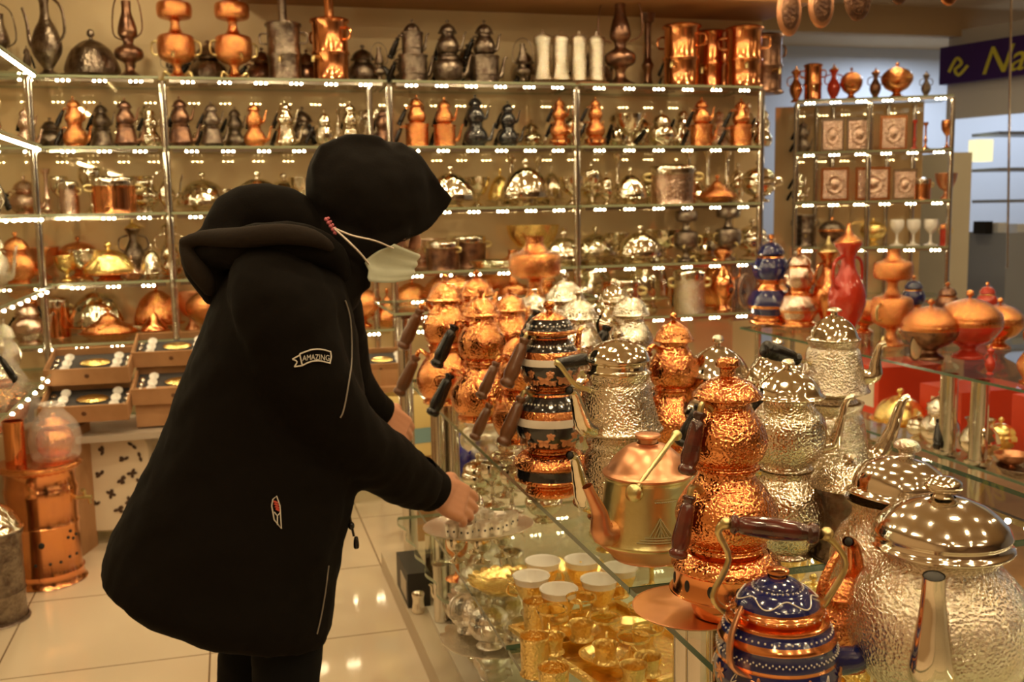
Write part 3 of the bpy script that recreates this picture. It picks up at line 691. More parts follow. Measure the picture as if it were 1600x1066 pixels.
# suitcase
r = tag(empty('suitcase'), 'cream hard suitcase with brown leaf print standing on the floor behind the coat', 'suitcase')
def rbox(w, d, h, rr, seg=6):
    vs = []; fs = []; ring = []
    for cx, cz, a0 in ((w/2-rr, h-rr, 0), (-w/2+rr, h-rr, PI/2), (-w/2+rr, rr, PI), (w/2-rr, rr, 1.5*PI)):
        for k in range(seg+1): a = a0+PI/2*k/seg; ring.append((cx+rr*math.cos(a), cz+rr*math.sin(a)))
    n = len(ring); cxz = (0, h/2)
    for (y, s) in ((-d/2, .93), (-d/2+.02, .99), (-d/2+.04, 1), (d/2-.04, 1), (d/2-.02, .99), (d/2, .93)):
        for a, b in ring: vs.append((a*s, y, cxz[1]+(b-cxz[1])*s))
    for i in range(5):
        for k in range(n): fs.append((i*n+k, i*n+(k+1) % n, (i+1)*n+(k+1) % n, (i+1)*n+k))
    fs += [tuple(range(n-1, -1, -1)), tuple(range(5*n, 6*n))]
    return MB().add(vs, fs)
CREAM = mat('cream_shell', (.72, .62, .47), .4)
rbox(.36, .20, .40, .05).build('shell', CREAM, r)
lf = MB(); q = random.Random(3)
for (x, z) in ((.13,.44),(.09,.37),(.12,.30),(.07,.27),(.15,.25),(.02,.2),(.10,.16),(.05,.12),(.12,.08),(-.02,.3),(-.05,.15),(-.1,.35),(.0,.42),(.16,.38),(-.14,.22),(-.08,.05),(.16,.12)):
    for k in range(q.choice((2, 3, 5))):
        a = q.uniform(0, 6.3); lf.ball((0,0,0), (.011,.002,.0065), 8, 4, X=Tr(x*.85, -.1025, z*.8)@Ry(a)@Tr(.010, 0, 0))
lf.build('leaf_print', mat('brown_print', (.06,.03,.015), .5), r)
for x in (-.14, .14): MB().tube([(x,-.04,-.025),(x,.04,-.025)], .022, 12, smooth=1).build('wheel', M('black'), r)
p = P(192, 795, 2, .03); r.location = (p.x+.0, 4.33, .047); r.rotation_euler = (0,0,-.12); link_tree(r)
# tall open carton with black and white pattern
r = tag(empty('patterned_carton'), 'tall brown carton with black, white and yellow printed flaps behind the copper stove', 'box')
MB().box(-.17,.17,-.14,.14,0,.50).build('box', M('card'), r, smooth=False)
fl = MB(); fl.box(-.17,.17,-.01,.0,0,.10, X=Tr(0,.14,.50)@Rx(-.25)); fl.box(-.01,0,-.14,.14,0,.07, X=Tr(-.17,0,.50)@Ry(-.4)); fl.build('flap', mat('black_print', (.03,.025,.02), .5), r, smooth=False)
yl = MB()
for k in range(7): yl.box(-.13+k*.04, -.13+k*.04+.028, -.014, -.0105, .02+.02*(k % 3), .05+.02*(k % 3), X=Tr(0,.14,.50)@Rx(-.25))
yl.build('flap_print', mat('yellow_print', (.7,.48,.14), .5), r, smooth=False)
p = P(82, 800, 1, 4.2); r.location = (p.x+.01, 4.2, 0); r.scale = (.72,.6,1); r.rotation_euler = (0,0,-.3); link_tree(r)
# yellow bag
r = tag(empty('carrier_bag'), 'yellow and blue carrier bag hanging behind the far hand', 'bag')
MB().lathe([(0,0),(.12,0),(.13,.04),(.125,.15),(.115,.22),(.10,.25)], 16, flute=(5,.12,0,.26)).build('bag', mat('yellow_paper', (.72,.55,.22), .5, bump=('noise', 20, .6)), r)
MB().lathe([(.132,.06),(.1325,.08),(.131,.12)], 16, flute=(5,.12,0,.26), smooth=1).build('blue_print', mat('teal_print', (.2,.34,.36), .5), r)
p = P(632, 700, 1, 4.0); r.location = (p.x, 3.95, p.z-.02); r.scale = (1, .5, 1); link_tree(r)
st = tag(MB().box(p.x+.0, p.x+.13, 3.88, 4.02, 0, p.z-.021).build('low_stand', M('card'), smooth=False, link=True), 'plain brown stand under the yellow bag beside the counter end', 'stand')

# ---------------------------------------------------------------- copper stove with things on it, lower left
r = tag(empty('copper_stove'), 'dented copper stove boiler with brass tap on the floor at lower left', 'boiler')
MB().lathe([(0,0),(.125,0),(.130,.008),(.124,.03),(.128,.045),(.120,.06),(.118,.20),(.122,.215),(.118,.23),(.121,.30),(.124,.34),(.118,.36),(.120,.40),(.134,.42),(.136,.435),(.12,.44),(0,.438)], 48, smooth=2).build('body', M('copper_plain'), r)
MB().tube([(.115,0,.30),(.165,0,.30),(.175,0,.30)], .008, 10).tube([(.15,0,.30),(.15,0,.325),(.15,-.02,.33)], .006, 8).tube([(.165,0,.30),(.168,0,.275)], .006, 8).build('tap', M('brass'), r)
for a, z in ((-1.3,.16),(-1.1,.09),(-.8,.09),(-.5,.10),(-.2,.10),(-1.5,.09),(-.5,.17),(-.3,.16),(-.15,.17),(-.4,.19)):
    MB().ball((0,0,0), (.003,.006,.006) if z != .16 or a != -1.3 else (.003,.011,.011), 10, 6, X=Rz(a)@Tr(.1195,0,z)).build('air_hole', M('dark'), r)
MB().lathe([(.120,.405),(.1385,.42),(.1385,.432),(.12,.437)], 60, flute=(30,.03,.40,.44), smooth=2).build('beaded_rim', M('copper'), r)
ps = P(75, 905, 2, 0); ps = Vector((ps.x, ps.y, 0)); r.location = ps; r.rotation_euler = (0,0,-.2); link_tree(r)
ST = Vector((ps.x, ps.y, .44))
t = tag(empty('copper_tumbler'), 'tall plain copper tumbler standing on the copper stove', 'cup')
MB().lathe([(0,0),(.034,0),(.035,.004),(.035,.15),(.037,.152),(.033,.152),(.032,.01)], 26, smooth=1).build('body', M('copper_plain'), t); t.location = ST+Vector((-.07,-.02,0)); link_tree(t)
t = tag(empty('wrapped_teapot'), 'copper teapot in clear plastic film on top of the copper stove', 'teapot')
add_vessel(t, 'body', 'melon', .066, .125, 0, M('copper')); add_lid(t, .05, .03, .123, M('copper'))
MB().lathe([(0,-.001),(.075,0),(.078,.03),(.083,.07),(.074,.12),(.05,.155),(.03,.185),(.045,.20),(.03,.19),(0,.19)], 30, flute=(11,.10,.01,.3)).build('plastic_film', film_mat(), t); t.location = ST+Vector((.055,.02,0)); link_tree(t)
# pots on the floor at the very left edge
t = tag(empty('floor_urn'), 'dark silver lidded urn on the floor at the lower left edge', 'urn')
add_vessel(t, 'body', 'cyl', .105, .30, 0, M('antique')); add_lid(t, .095, .10, .298, M('silver'), (20,.04,.01,.08)); p = P(-8, 968, 2, 0); t.location = (p.x, p.y, 0); link_tree(t)
t = tag(empty('wrapped_pot'), 'round copper pot in crinkled plastic on a stand at the left edge', 'pot')
add_vessel(t, 'body', 'round', .11, .20, 0, M('copper_plain')); add_lid(t, .07, .05, .198, M('silver'))
MB().lathe([(0,-.002),(.10,0),(.125,.06),(.13,.11),(.10,.18),(.07,.24),(.05,.29),(.07,.32)], 30, flute=(9,.12,.01,.4)).build('plastic_film', film_mat(), t)
p = P(0, 672, 1, 4.1); t.location = p; link_tree(t)
st = tag(MB().box(p.x-.12, p.x+.05, 3.98, 4.24, 0, p.z-.003).build('display_plinth', mat('tan_board', (.5,.36,.22), .5), smooth=False, link=True), 'tan box plinth at the left edge under the plastic wrapped pot', 'plinth')

# ---------------------------------------------------------------- shelving along the left wall
for zi, (z, nm) in enumerate(((1.86,'top'),(1.58,'second'),(1.31,'third'),(1.03,'fourth'),(.70,'lowest'))):
    glass_shelf(-1.16, -.69, 2.2, 3.4, z, f'{nm} glass shelf on the left wall, near bay', 'glass shelves of the left wall')
    glass_shelf(-1.16, -.69, 3.42, 4.42, z, f'{nm} glass shelf on the left wall, far bay', 'glass shelves of the left wall')
    for bx, (ya, yb) in enumerate(((2.25, 3.35), (3.45, 4.38))):
        r = empty('led_strip'); L = yb-ya
        MB().box(-.006,.006,0,L,-.012,0).build('rail', M('chrome'), r, smooth=False); d = MB(); n = int(L/.02) if zi < 2 else int(L/.13)
        for i in range(n):
            d.ball((.006,(i+.5)*L/n,-.010), (.006,.0065,.0055), 7, 4)
        d.build('diodes', DIODE, r); tag(r, f"light strip under the {nm} shelf of the left wall, {'near' if bx == 0 else 'far'} bay", 'light strip', 'left wall light strips')
        r.location = (-.70, ya, z-.012); link_tree(r)
for y in (3.41, 4.40): post(-.72 if y > 4 else -1.12, y, 0, 1.85, {2.3:'chrome post nearest the viewer on the left wall shelving',3.41:'middle chrome post of the left wall shelving',4.40:'chrome post in the back corner of the left wall shelving'}[y], .014, 'left wall posts')
def lrow(z, Y0, n, step, pool, hh, where, xx=-.86):
    out = []
    for i in range(n):
        k, args = pool[(i*3+int(z*10)) % len(pool)]; root, H, W = FN[k](*args); sc = hh/H*rnd.uniform(.85, 1.05); sx = min(sc, step*.78/W)
        out.append((inst(root, (xx, Y0+i*step, z), rnd.uniform(0, 6), (sx, sx, sc)), k, args[0]))
    for i, (o, k, m) in enumerate(out): tag(o, f"{COLN[m]} {SHAPE[k]} on the left wall's {where} shelf, {ordn(i)} from the viewer", CATS[k], 'wares on the left wall shelves')
PK = [('tp',('pinksilver',)), ('dt',('silver','black')), ('vs',('silver_eng','silver')), ('dd',('silver','silver')), ('tp',('silver_eng',)), ('bb',('silver_eng','silver','silver_eng'))]
lrow(1.86, 3.3, 5, .24, [('dt',('antique','black','bell','bulb')), ('ew',('antique',))], .30, 'top'); lrow(1.58, 3.36, 5, .21, PK, .24, 'second'); lrow(1.31, 3.2, 6, .21, PK, .23, 'third'); lrow(1.03, 3.2, 6, .21, PK+[('tp',('copper_eng',))], .24, 'fourth'); lrow(.70, 3.7, 4, .21, PK, .24, 'lowest')
for i, (px, py, s) in enumerate(((10, 175, .15),)):
    t = tag(empty('wrapped_ewer'), ['big pale plate set in crinkled plastic film at the upper left edge', 'small pot in plastic film at the front of the second shelf, upper left'][i], 'wrapped ware')
    MB().lathe([(0,0),(.6*s,0),(.9*s,.5*s),(s,1.0*s),(.7*s,1.5*s),(.3*s,1.8*s),(.5*s,2.0*s)], 36, flute=(13,.14,.01,9)).build('plastic_film', film_mat(), t)
    MB().lathe([(0,.01),(.4*s,.01),(.7*s,.6*s),(.7*s,1.0*s),(.3*s,1.5*s),(0,1.6*s)], 26).build('pot', M('pinksilver'), t)
    t.location = (-.86, 3.02, 1.58); t.scale = (1, 1, .26/(2.0*s)); link_tree(t)
# ================================================================ MAIN GLASS COUNTER
CX0, CX1 = .565, 1.50
glass_shelf(CX0, CX1, .25, 1.408, .72, 'near pane of the glass counter top, its dark green edge towards the floor', None, edge=GEDGE, name='counter_glass', cat='glass counter')
glass_shelf(CX0, CX1, 1.412, 3.46, .72, 'far pane of the glass counter top carrying most of the teapots', None, edge=GEDGE, name='counter_glass', cat='glass counter')
glass_shelf(.50, 1.46, .3, 1.9, .42, 'middle glass shelf under the near half of the counter, holding gold cups', None, edge=GEDGE)
glass_shelf(.50, 1.46, 1.92, 3.46, .42, 'middle glass shelf under the far half of the counter, by the outstretched hand', None, edge=GEDGE)
def wavy_shelf(y0, y1, z, label):
    n = 40; pts = []
    for i in range(n+1):
        y = y0+(y1-y0)*i/n; pts.append((.50+.008*math.sin(i*.8)+(.05*math.exp(-((i)/2.0)**2)), y))
    vs = [(x, y, zz) for zz in (z-.010, z) for x, y in pts+[(1.4, y1), (1.4, y0)]]; m = n+3
    mb = MB().add(vs, [tuple(range(m-1, -1, -1)), tuple(range(m, 2*m))], 0); mb.add([], [])
    mb.f += [(i, (i+1) % m, m+(i+1) % m, m+i) for i in range(m)]; mb.m += [1]*m
    o = mb.build('glass_shelf', [GLASS, GEDGE2], smooth=False, link=True); tag(o, label, 'shelf')
wavy_shelf(2.5, 3.35, .27, 'wavy edged lower glass shelf under the tray the woman touches')
wavy_shelf(.6, 2.48, .27, 'wavy edged lower glass shelf with silver creamers, at the bottom of the frame')
st = tag(MB().box(.53, 1.4, .3, 3.0, .07, .085).build('base_board', mat('pale_grey_board', (.62,.54,.44), .3), smooth=False, link=True), 'pale grey bottom board of the glass counter', 'base board')
struct(MB().box(.475, 1.5, .2, 3.6, 0, .069), 'baseboard_left', mat('beige_plinth', (.5,.40,.28), .35))
def cluster(x, y, z0, z1, label, n=4, r=.017):
    t = tag(empty('column_cluster'), label, 'post')
    for i in range(n):
        dx, dy = ((-.022,-.022),(.022,-.022),(-.022,.022),(.022,.022))[i]
        MB().lathe([(0,z0),(r,z0),(r,z1),(0,z1)], 18, smooth=1, X=Tr(dx,dy,0)).build('tube', M('chrome'), t)
    t.location = (x, y, 0); link_tree(t)
cluster(.64, 3.19, .421, .709, 'group of four chrome tubes under the far end of the counter glass', r=.02)
cluster(.655, 1.33, .421, .709, 'left of two chrome tube groups under the copper teapot at the glass joint', r=.02)
cluster(.78, 1.28, .421, .709, 'right of two chrome tube groups under the copper teapot at the glass joint', r=.02)
cluster(.575, 2.90, .086, .259, 'short chrome column group on the bottom board by the black box', n=2, r=.022)
cluster(.66, 1.33, .086, .259, 'short chrome column group under the gold cups, near', n=4)
cluster(1.3, 1.33, .086, .709, 'rear chrome column group under the counter, near', n=4); cluster(1.3, 3.19, .086, .709, 'rear chrome column group under the counter, far', n=4)
cluster(.66, 3.19, .271, .409, 'short chrome column group between lower shelves at the far end', n=4); cluster(.60, 3.19, .086, .259, 'lowest short chrome column group at the far end', n=2)
cluster(.66, 1.40, .271, .409, 'short chrome column group between lower shelves, near', n=4)
# riser behind the counter with its own post
glass_shelf(.535, 1.4, 3.50, 4.0, .95, 'raised glass shelf corner behind the far end of the counter', None)
post(.575, 3.54, 0, .939, 'thick chrome post carrying the raised glass corner, left of the copper teapots', .026)
post(1.36, 3.54, 0, .939, 'chrome post at the right of the raised glass shelf', .02)
led_strip(.56, 1.38, 3.512, .938, 'light strip under the raised glass corner', None)
# ---------------------------------------------------------------- teapots on the counter
def fit(r, H, px, py, hp, rz, label, cat='teapot', z=.72, group=None):
    p = P(px, py, 2, z); sc = hp*dep(p)/F/H; o = inst(r, p, rz, sc); tag(o, label, cat, group); return o, sc
# the woman-side row of copper double teapots, with their grips turned to the aisle
CL = [((700,628),200,'brownwood','bulb','bulb','copper double teapot at the far end of the counter, nearest the glass corner', -.1),
      ((755,655),205,'black','bulb','bulb','copper double teapot with black grips, just behind the counter edge at the far end', .25),
      ((812,690),175,'brownwood','melon','bulb','copper double teapot with brown grips left of the painted black and white one', .35),
      ((800,628),180,'black','bulb','bulb','copper double teapot in the second row of the far end, black grips', .1),
      ((748,612),190,'black','melon','melon','round copper double teapot right of the nearest one to the glass corner', .1)]
for (q, hp, h, lo, up, lb, rz) in CL:
    r, H, W = double_teapot('copper', h, lo, up); fit(r, H, q[0], q[1], hp, rz, lb)
r, H, W = double_teapot('silver_ham', 'black', 'bulb', 'bulb')
fit(r, H, 985, 655, 205, .5, 'silver double teapot with black grips between the painted pot and the small copper one')
fit(r, H, 885, 640, 215, .2, 'silver double teapot directly behind the painted black and white one')
fit(r, H, 838, 600, 150, .2, 'small silver double teapot in the third row, left of the copper samovar top')
r, H, W = double_teapot('copper', 'redwood', 'bulb', 'bulb')
fit(r, H, 1052, 700, 212, .35, 'copper double teapot with dark red grips behind the large silver kettle pair')
r, H, W = teapot_small('silver_plain', 'black', 'round')
fit(r, H, 1120, 700, 178, -.6, 'round silver teapot behind the tall copper teapot, left of its twin')
fit(r, H, 1213, 700, 172, -.6, 'round silver teapot under the black grip of the tall dark silver set')
r, H, W = bowl('copper'); 
rr, H2, W2 = samovar('copper', 'copper'); fit(rr, H2, 838, 575, 205, .4, 'copper samovar top rising behind the counter teapots', 'samovar')

def stack(name, label, parts, px, py, rz, sc=1.0):
    """parts: list of (fn) called with root and z, each returning the new z"""
    r = empty(name); z = 0
    for f in parts: z = f(r, z)
    p = P(px, py, 2, .72); r.location = p; r.rotation_euler = (0,0,rz); r.scale = (sc,)*3
    tag(r, label, 'teapot'); link_tree(r); return r, p, z
def stand_on(base, z, sc, name, label, build, rz, cat='teapot', tilt=0):
    r = empty(name); build(r); r.location = base+Vector((0,0,z*sc)); r.rotation_euler = (0,tilt,rz); r.scale = (sc,)*3; tag(r, label, cat); link_tree(r); return r
def hammered_lid(r, R, H, z, m, n=24, amp=.04, kr=.2, kh=.38, km=None): return add_lid(r, R, H, z, m, (n, amp, .12*H, .85*H), 48, kr=kr, kh=kh, knobm=km)
LEFT = PI+.35
# --- tall copper set: burner, kettle, teapot
cop = M('copper')
pc_ = P(1133, 963, 2, .72); sc = 1.0
t = tag(empty('plate'), 'flat round copper plate under the copper burner, sticking out to the left', 'plate')
MB().lathe([(0,0),(.07,0),(.082,.003),(.084,.006),(.078,.005),(0,.003)], 44, smooth=2).build('disc', M('copper_dull'), t); t.location = pc_+Vector((-.035,.035,.0)); 
t.location.z = .7205; link_tree(t)
def cb(r):
    R = .078
    MB().lathe([(0,.0065),(.045,.0065),(.046,.03),(.044,.032),(.050,.034),(.076,.040),(.078,.043),(.0735,.046),(.0725,.075),(.075,.080),(.070,.088),(.058,.097),(.050,.100),(.052,.104),(0,.104)], 64, smooth=2).build('body', M('copper_plain'), r)
    MB().lathe([(.0735,.0745),(.0765,.079),(.072,.088),(.060,.0975)], 64, smooth=2).build('hammered_band', M('copper'), r)
    for k in range(12):
        a = 2*PI*k/12+.1; MB().ball((0,0,0), (.0015,.0048,.0085), 12, 8, X=Rz(a)@Tr(.0728,0,.060)).build('air_hole', M('dark'), r)
stand_on(pc_, 0, 1, 'teapot_burner', 'copper burner base with oval air holes under the tall copper teapot', cb, .2, 'burner')
def ck(r):
    add_vessel(r, 'kettle_body', 'bulb', .070, .115, 0, cop, 64, (40,.012,.012,.09)); add_spout(r, 'bulb', .070, .115, 0, cop, .9); add_grip(r, 'bulb', .070, .115, 0, M('brass'), M('redwood'), LEFT, at=.74, gdir=(.28,0,-1), L=.088, gr=.0105)
stand_on(pc_, .104, 1, 'kettle', 'copper kettle on the burner, lower pot of the tall copper set', ck, 0, 'kettle')
def ct(r):
    add_vessel(r, 'teapot_body', 'bulb', .055, .100, 0, cop, 64, (36,.012,.01,.08)); add_spout(r, 'bulb', .055, .10, 0, cop, .9); add_grip(r, 'bulb', .055, .10, 0, M('brass'), M('redwood'), LEFT, at=.86, gdir=(.32,0,-1), L=.088, gr=.0105)
    l = MB().lathe([(.036,.0),(.046,.001),(.048,.005),(.040,.014),(.030,.023),(.016,.029),(.011,.032)], 56, flute=(28,.02,.004,.027)).build('lid', cop, r)
    l.location.z = .0985
    MB().lathe([(.011,.030),(.011,.042),(.016,.045),(.017,.050),(.013,.056),(.004,.058),(0,.058)], 30, smooth=2).build('knob', cop, l)
stand_on(pc_, .104+.112, 1, 'teapot', 'hammered copper teapot topping the tall copper set, red wooden grip', ct, 0)
# --- large silver set left of centre
ps = P(966, 808, 2, .72); sm = M('silver_ham')
def sk(r):
    add_vessel(r, 'kettle_body', 'bell', .082, .150, 0, sm, 64); add_spout(r, 'bell', .08, .150, 0, M('silver'), PI+.55, reach=.62, low=.28, thick=.2, topf=.92)
stand_on(ps, 0, 1, 'kettle', 'large hammered silver kettle, lower pot of the silver pair left of the etched brass teapot', sk, 0, 'kettle')
def stp(r):
    add_vessel(r, 'teapot_body', 'bell', .081, .128, 0, sm, 64); add_spout(r, 'bell', .08, .128, 0, M('silver'), PI+.55, reach=.62, low=.28, thick=.2, topf=.85)
    l = MB().lathe([(.05,0),(.060,.0),(.062,.004),(.056,.008),(.055,.020),(.060,.024),(.060,.028),(.052,.042),(.036,.055),(.016,.062),(0,.064)], 56, flute=(26,.012,.026,.06)).build('lid', M('silver'), r); l.location.z = .127
    MB().lathe([(.008,.062),(.006,.067),(.011,.071),(.009,.078),(0,.08)], 20, smooth=2).build('knob', M('silver'), l)
    h = empty('handle'); h.parent = r; KIDS.setdefault(r, []).append(h)
    MB().tube([(-.055,0,.10),(-.085,-.005,.112),(-.115,-.01,.150),(-.125,-.01,.156)], [.005,.0045,.0045,.006], 10).build('bracket', M('brass_pale'), h)
    MB().lathe([(0,0),(.008,0),(.010,.01),(.012,.05),(.010,.072),(.004,.076),(0,.076)], 16, X=along((-.118,.0,.152),(1,.35,.03))).build('grip', M('black'), h)
stand_on(ps, .147, 1, 'teapot', 'large hammered silver teapot stacked on the silver kettle, black grip at its left', stp, 0)
# --- painted black, white and copper set
pb = P(862, 770, 2, .72)
def paint(r, R, H, z=0, dots=True):
    b = add_vessel(r, 'painted_body', 'melon', R, H, z, None, 48, bands=[(0,.10*H,1),(.10*H,.44*H,0),(.44*H,.60*H,2),(.60*H,.70*H,1),(.70*H,.90*H,0),(.9*H,1.02*H,1)], mats=[M('blackenam'), cop, M('white')])
    fl = MB(); n = 9
    for k in range(n):
        a = 2*PI*k/n
        for (da, zz, s) in ((0,.26,.013),(.30,.20,.009),(.22,.34,.008)):
            rr = rad_at('melon', R, H, zz*H)
            for j in range(5):
                u = 2*PI*j/5; fl.ball((0,0,0), (.0012, s*.45, s*.62), 8, 4, X=Tr(0,0,z)@Rz(a+da)@Tr(rr+.0005,0,zz*H)@Rx(u)@Tr(0,0,s*.55))
    fl.build('painted_flowers', M('copper_dull'), b)
    rw = MB(); 
    for k in range(44):
        a = 2*PI*k/44; rr = rad_at('melon', R, H, .80*H); rw.ball((rr*math.cos(a), rr*math.sin(a), z+.80*H), .0022, 6, 4)
    rw.build('dot_band', M('white'), b)
    return b
def pbn(r):
    MB().lathe([(0,0),(.05,0),(.052,.012),(.046,.016),(.05,.022),(.072,.030),(.076,.034),(.072,.038),(.072,.058),(.078,.062),(.078,.068),(.070,.078),(.052,.088),(0,.09)], 48, smooth=2, bands=[(.040,.057,1)]).build('body', [cop, M('blackenam')], r)
    hb = MB()
    for k in range(16): a = 2*PI*k/16; MB().ball((0,0,0), (.0015,.003,.005), 10, 6, X=Rz(a)@Tr(.0645,0,.0795)).build('air_hole', M('dark'), r)
stand_on(pb, 0, 1, 'teapot_burner', 'copper burner with painted black band under the painted teapot set', pbn, 0, 'burner')
def pk1(r): paint(r, .074, .13); add_grip(r, 'melon', .074, .13, 0, M('brass'), M('brownwood'), LEFT-.1, at=.9, gdir=(.5,0,-1), L=.105, gr=.012); add_spout(r, 'melon', .074, .13, 0, cop, .5)
stand_on(pb, .089, 1, 'kettle', 'black and white painted kettle with copper flowers, lower pot of its set', pk1, 0, 'kettle')
def pk2(r):
    paint(r, .060, .115); add_grip(r, 'melon', .060, .115, 0, M('brass'), M('brownwood'), LEFT-.1, at=.93, gdir=(.5,0,-1), L=.105, gr=.012); add_spout(r, 'melon', .06, .115, 0, cop, .5)
    l = MB().lathe([(.04,0),(.052,.0),(.054,.006),(.048,.010),(.044,.02),(.036,.030),(.03,.034),(.016,.042),(0,.044)], 44, bands=[(.009,.03,1)]).build('lid', [cop, M('blackenam')], r); l.location.z = .114
    dd = MB(); [dd.ball((.045*math.cos(k*.27), .045*math.sin(k*.27), .018), .0022, 6, 4) for k in range(23)]; dd.build('dot_band', M('white'), l)
    MB().lathe([(.008,.043),(.006,.05),(.012,.055),(.010,.064),(0,.066)], 18, smooth=2).build('knob', cop, l)
stand_on(pb, .089+.127, 1, 'teapot', 'black and white painted teapot with copper lid, upper pot of its set', pk2, 0)
# --- etched brass teapot with bail
pe = P(1012, 868, 2, .72)
def et(r):
    MB().lathe([(0,0),(.055,0),(.060,.004),(.078,.020),(.088,.030),(.090,.033)], 56).build('copper_base', M('copper_dull'), r)
    MB().lathe([(.090,.033),(.0905,.037),(.086,.046),(.078,.080),(.072,.120),(.070,.135),(.073,.138),(.073,.142)], 56).build('etched_body', M('brass_pale'), r)
    l = MB().lathe([(.074,.141),(.075,.145),(.068,.150),(.056,.168),(.036,.186),(.022,.191),(.018,.193)], 48).build('lid', M('copper_dull'), r)
    MB().lathe([(.016,.191),(.016,.200),(.021,.202),(.021,.207),(.010,.209),(0,.209)], 24, smooth=2).build('knob', M('copper_dull'), l)
    MB().tube([(-.062,-.01,.055),(-.098,-.02,.060),(-.105,-.02,.095),(-.120,-.022,.125),(-.128,-.022,.142)], [.021,.020,.013,.009,.0085], 16, cap=False).build('spout', M('copper_dull'), r)
    hd = empty('bail_handle'); hd.parent = r; KIDS.setdefault(r, []).append(hd)
    MB().tube([(-.055,-.050,.128),(-.050,-.052,.140),(-.020,-.050,.170),(.018,-.046,.206),(.028,-.042,.210)], [.007,.005,.004,.0045,.006], 10).ball((.028,-.042,.210), .009, 12, 8).build('bracket', M('brass_pale'), hd)
    MB().lathe([(0,0),(.013,0),(.014,.002),(.010,.006),(.013,.008),(.006,.012),(0,.013)], 20, X=Tr(-.058,-.050,.128)@Rz(-2.4)@Ry(PI/2)).build('rosette', M('brass_pale'), hd)
    # etched pyramid and lines
    e = MB(); ink = mat('etched_line', (.28,.25,.12), .5)
    def onb(a, z): rr = .0905+(z-.037)/(.135-.037)*(.070-.0905)+.0012; return (rr*math.cos(a), rr*math.sin(a), z)
    A0 = -1.90
    for (p1, p2) in (((-.22,.058),(0,.088)),((0,.088),(.22,.058)),((-.14,.058),(0,.080)),((0,.080),(.14,.058)),((-.07,.058),(0,.072)),((0,.072),(.07,.058)),((-.3,.058),(.3,.058)),((-.45,.050),(.45,.050)),((-.4,.054),(.4,.054)),((0,.058),(.0,.088))):
        e.tube([onb(A0+p1[0]+(p2[0]-p1[0])*q/3, p1[1]+(p2[1]-p1[1])*q/3) for q in range(4)], .0011, 5)
    e.build('pyramid_etching', ink, r)
    e = MB()
    for j, zz in enumerate((.112,.116)):
        for k in range(16): e.tube([onb(A0-.1+k*.045, zz), onb(A0-.1+k*.045+.028, zz+.0005)],   .0014 if j == 0 else .0005, 5, smooth=1)
    e.build('etched_writing', ink, r)
stand_on(pe, 0, 1.0, 'teapot', 'pale etched brass teapot with copper spout and lid, a pyramid engraved on it', et, .18)
# --- dark silver tall set (black grips to the left, spouts right)
pd = P(1297, 768, 2, .72); se = M('silver_eng')
def dk(r):
    add_vessel(r, 'kettle_body', 'bell', .075, .165, 0, se, 56); add_spout(r, 'bell', .075, .165, 0, M('silver'), -.25, reach=.75, low=.35, thick=.2, topf=.98); add_grip(r, 'bell', .075, .165, 0, M('brass'), M('black'), PI+.1, at=.95, gdir=(1,0,.12), L=.085, gr=.013)
stand_on(pd, 0, 1.12, 'kettle', 'engraved silver kettle, spout to the right, lower pot of the tall dark set', dk, 0, 'kettle')
def dt(r):
    add_vessel(r, 'teapot_body', 'bell', .070, .125, 0, se, 56); add_spout(r, 'bell', .070, .125, 0, M('silver'), -.5, reach=.35, low=.4, thick=.2, topf=.9); add_grip(r, 'bell', .07, .125, 0, M('silver'), M('black'), PI+.1, at=.62, gdir=(1,0,.34), L=.088, gr=.014)
    l = hammered_lid(r, .046, .052, .124, M('silver'), 22, .035, kr=.3, kh=.3)
stand_on(pd, .185, 1, 'teapot', 'engraved silver teapot with a long black grip, highest pot of the counter', dt, 0)
# --- silver gourd set right of the copper one
pg = P(1226, 866, 2, .72)
def gk(r): add_vessel(r, 'kettle_body', 'melon', .058, .13, 0, sm, 56, (30,.012,.02,.10)); add_spout(r, 'melon', .058, .13, 0, M('silver'), -.4)
stand_on(pg, 0, 1.12, 'kettle', 'hammered silver kettle right of the tall copper set, under its matching teapot', gk, 0, 'kettle')
def gt(r):
    add_vessel(r, 'teapot_body', 'melon', .062, .118, 0, sm, 56, (30,.012,.02,.09)); add_spout(r, 'melon', .062, .118, 0, M('silver'), -.4)
    hammered_lid(r, .052, .048, .117, M('silver'), 26, .02, kr=.2, kh=.32)
stand_on(pg, .144, 1.02, 'teapot', 'hammered silver teapot right of the tall copper set, domed lid with small knob', gt, 0)
# --- dark low pot
def lowp(r): add_vessel(r, 'body', 'cyl', .062, .12, 0, M('antique'), 48); hammered_lid(r, .058, .04, .119, M('silver_ham'), 20, .02)
t = empty('lidded_pot'); lowp(t); t.location = P(1325, 868, 2, .72); tag(t, 'low dark silver lidded pot behind the kettle with the tilted lid', 'pot'); link_tree(t)
# --- jar with the lid tipped up
pj = P(1394, 992, 2, .72)
def jr(r):
    add_vessel(r, 'jar_body', 'jar', .085, .19, 0, se, 60)
    l = MB().lathe([(.058,0),(.066,.0),(.068,.004),(.062,.010),(.060,.024),(.050,.042),(.030,.054),(.012,.058)], 60, flute=(18,.012,.012,.05)).build('tilted_lid', M('silver_plain'), r)
    l.location = (.004, 0, .187); l.rotation_euler = (-.03, .17, 0)
    MB().lathe([(.012,.056),(.010,.064),(.016,.069),(.017,.074),(.011,.081),(0,.083)], 26, smooth=2).build('beaded_knob', se, l)
    add_spout(r, 'jar', .085, .19, 0, M('copper_plain'), PI+.5, reach=.4, low=.35, topf=.8)
stand_on(pj, 0, 1.0, 'coffee_pot', 'embossed silver pot with its smooth domed lid tipped up, behind the big kettle', jr, 0, 'coffee pot')
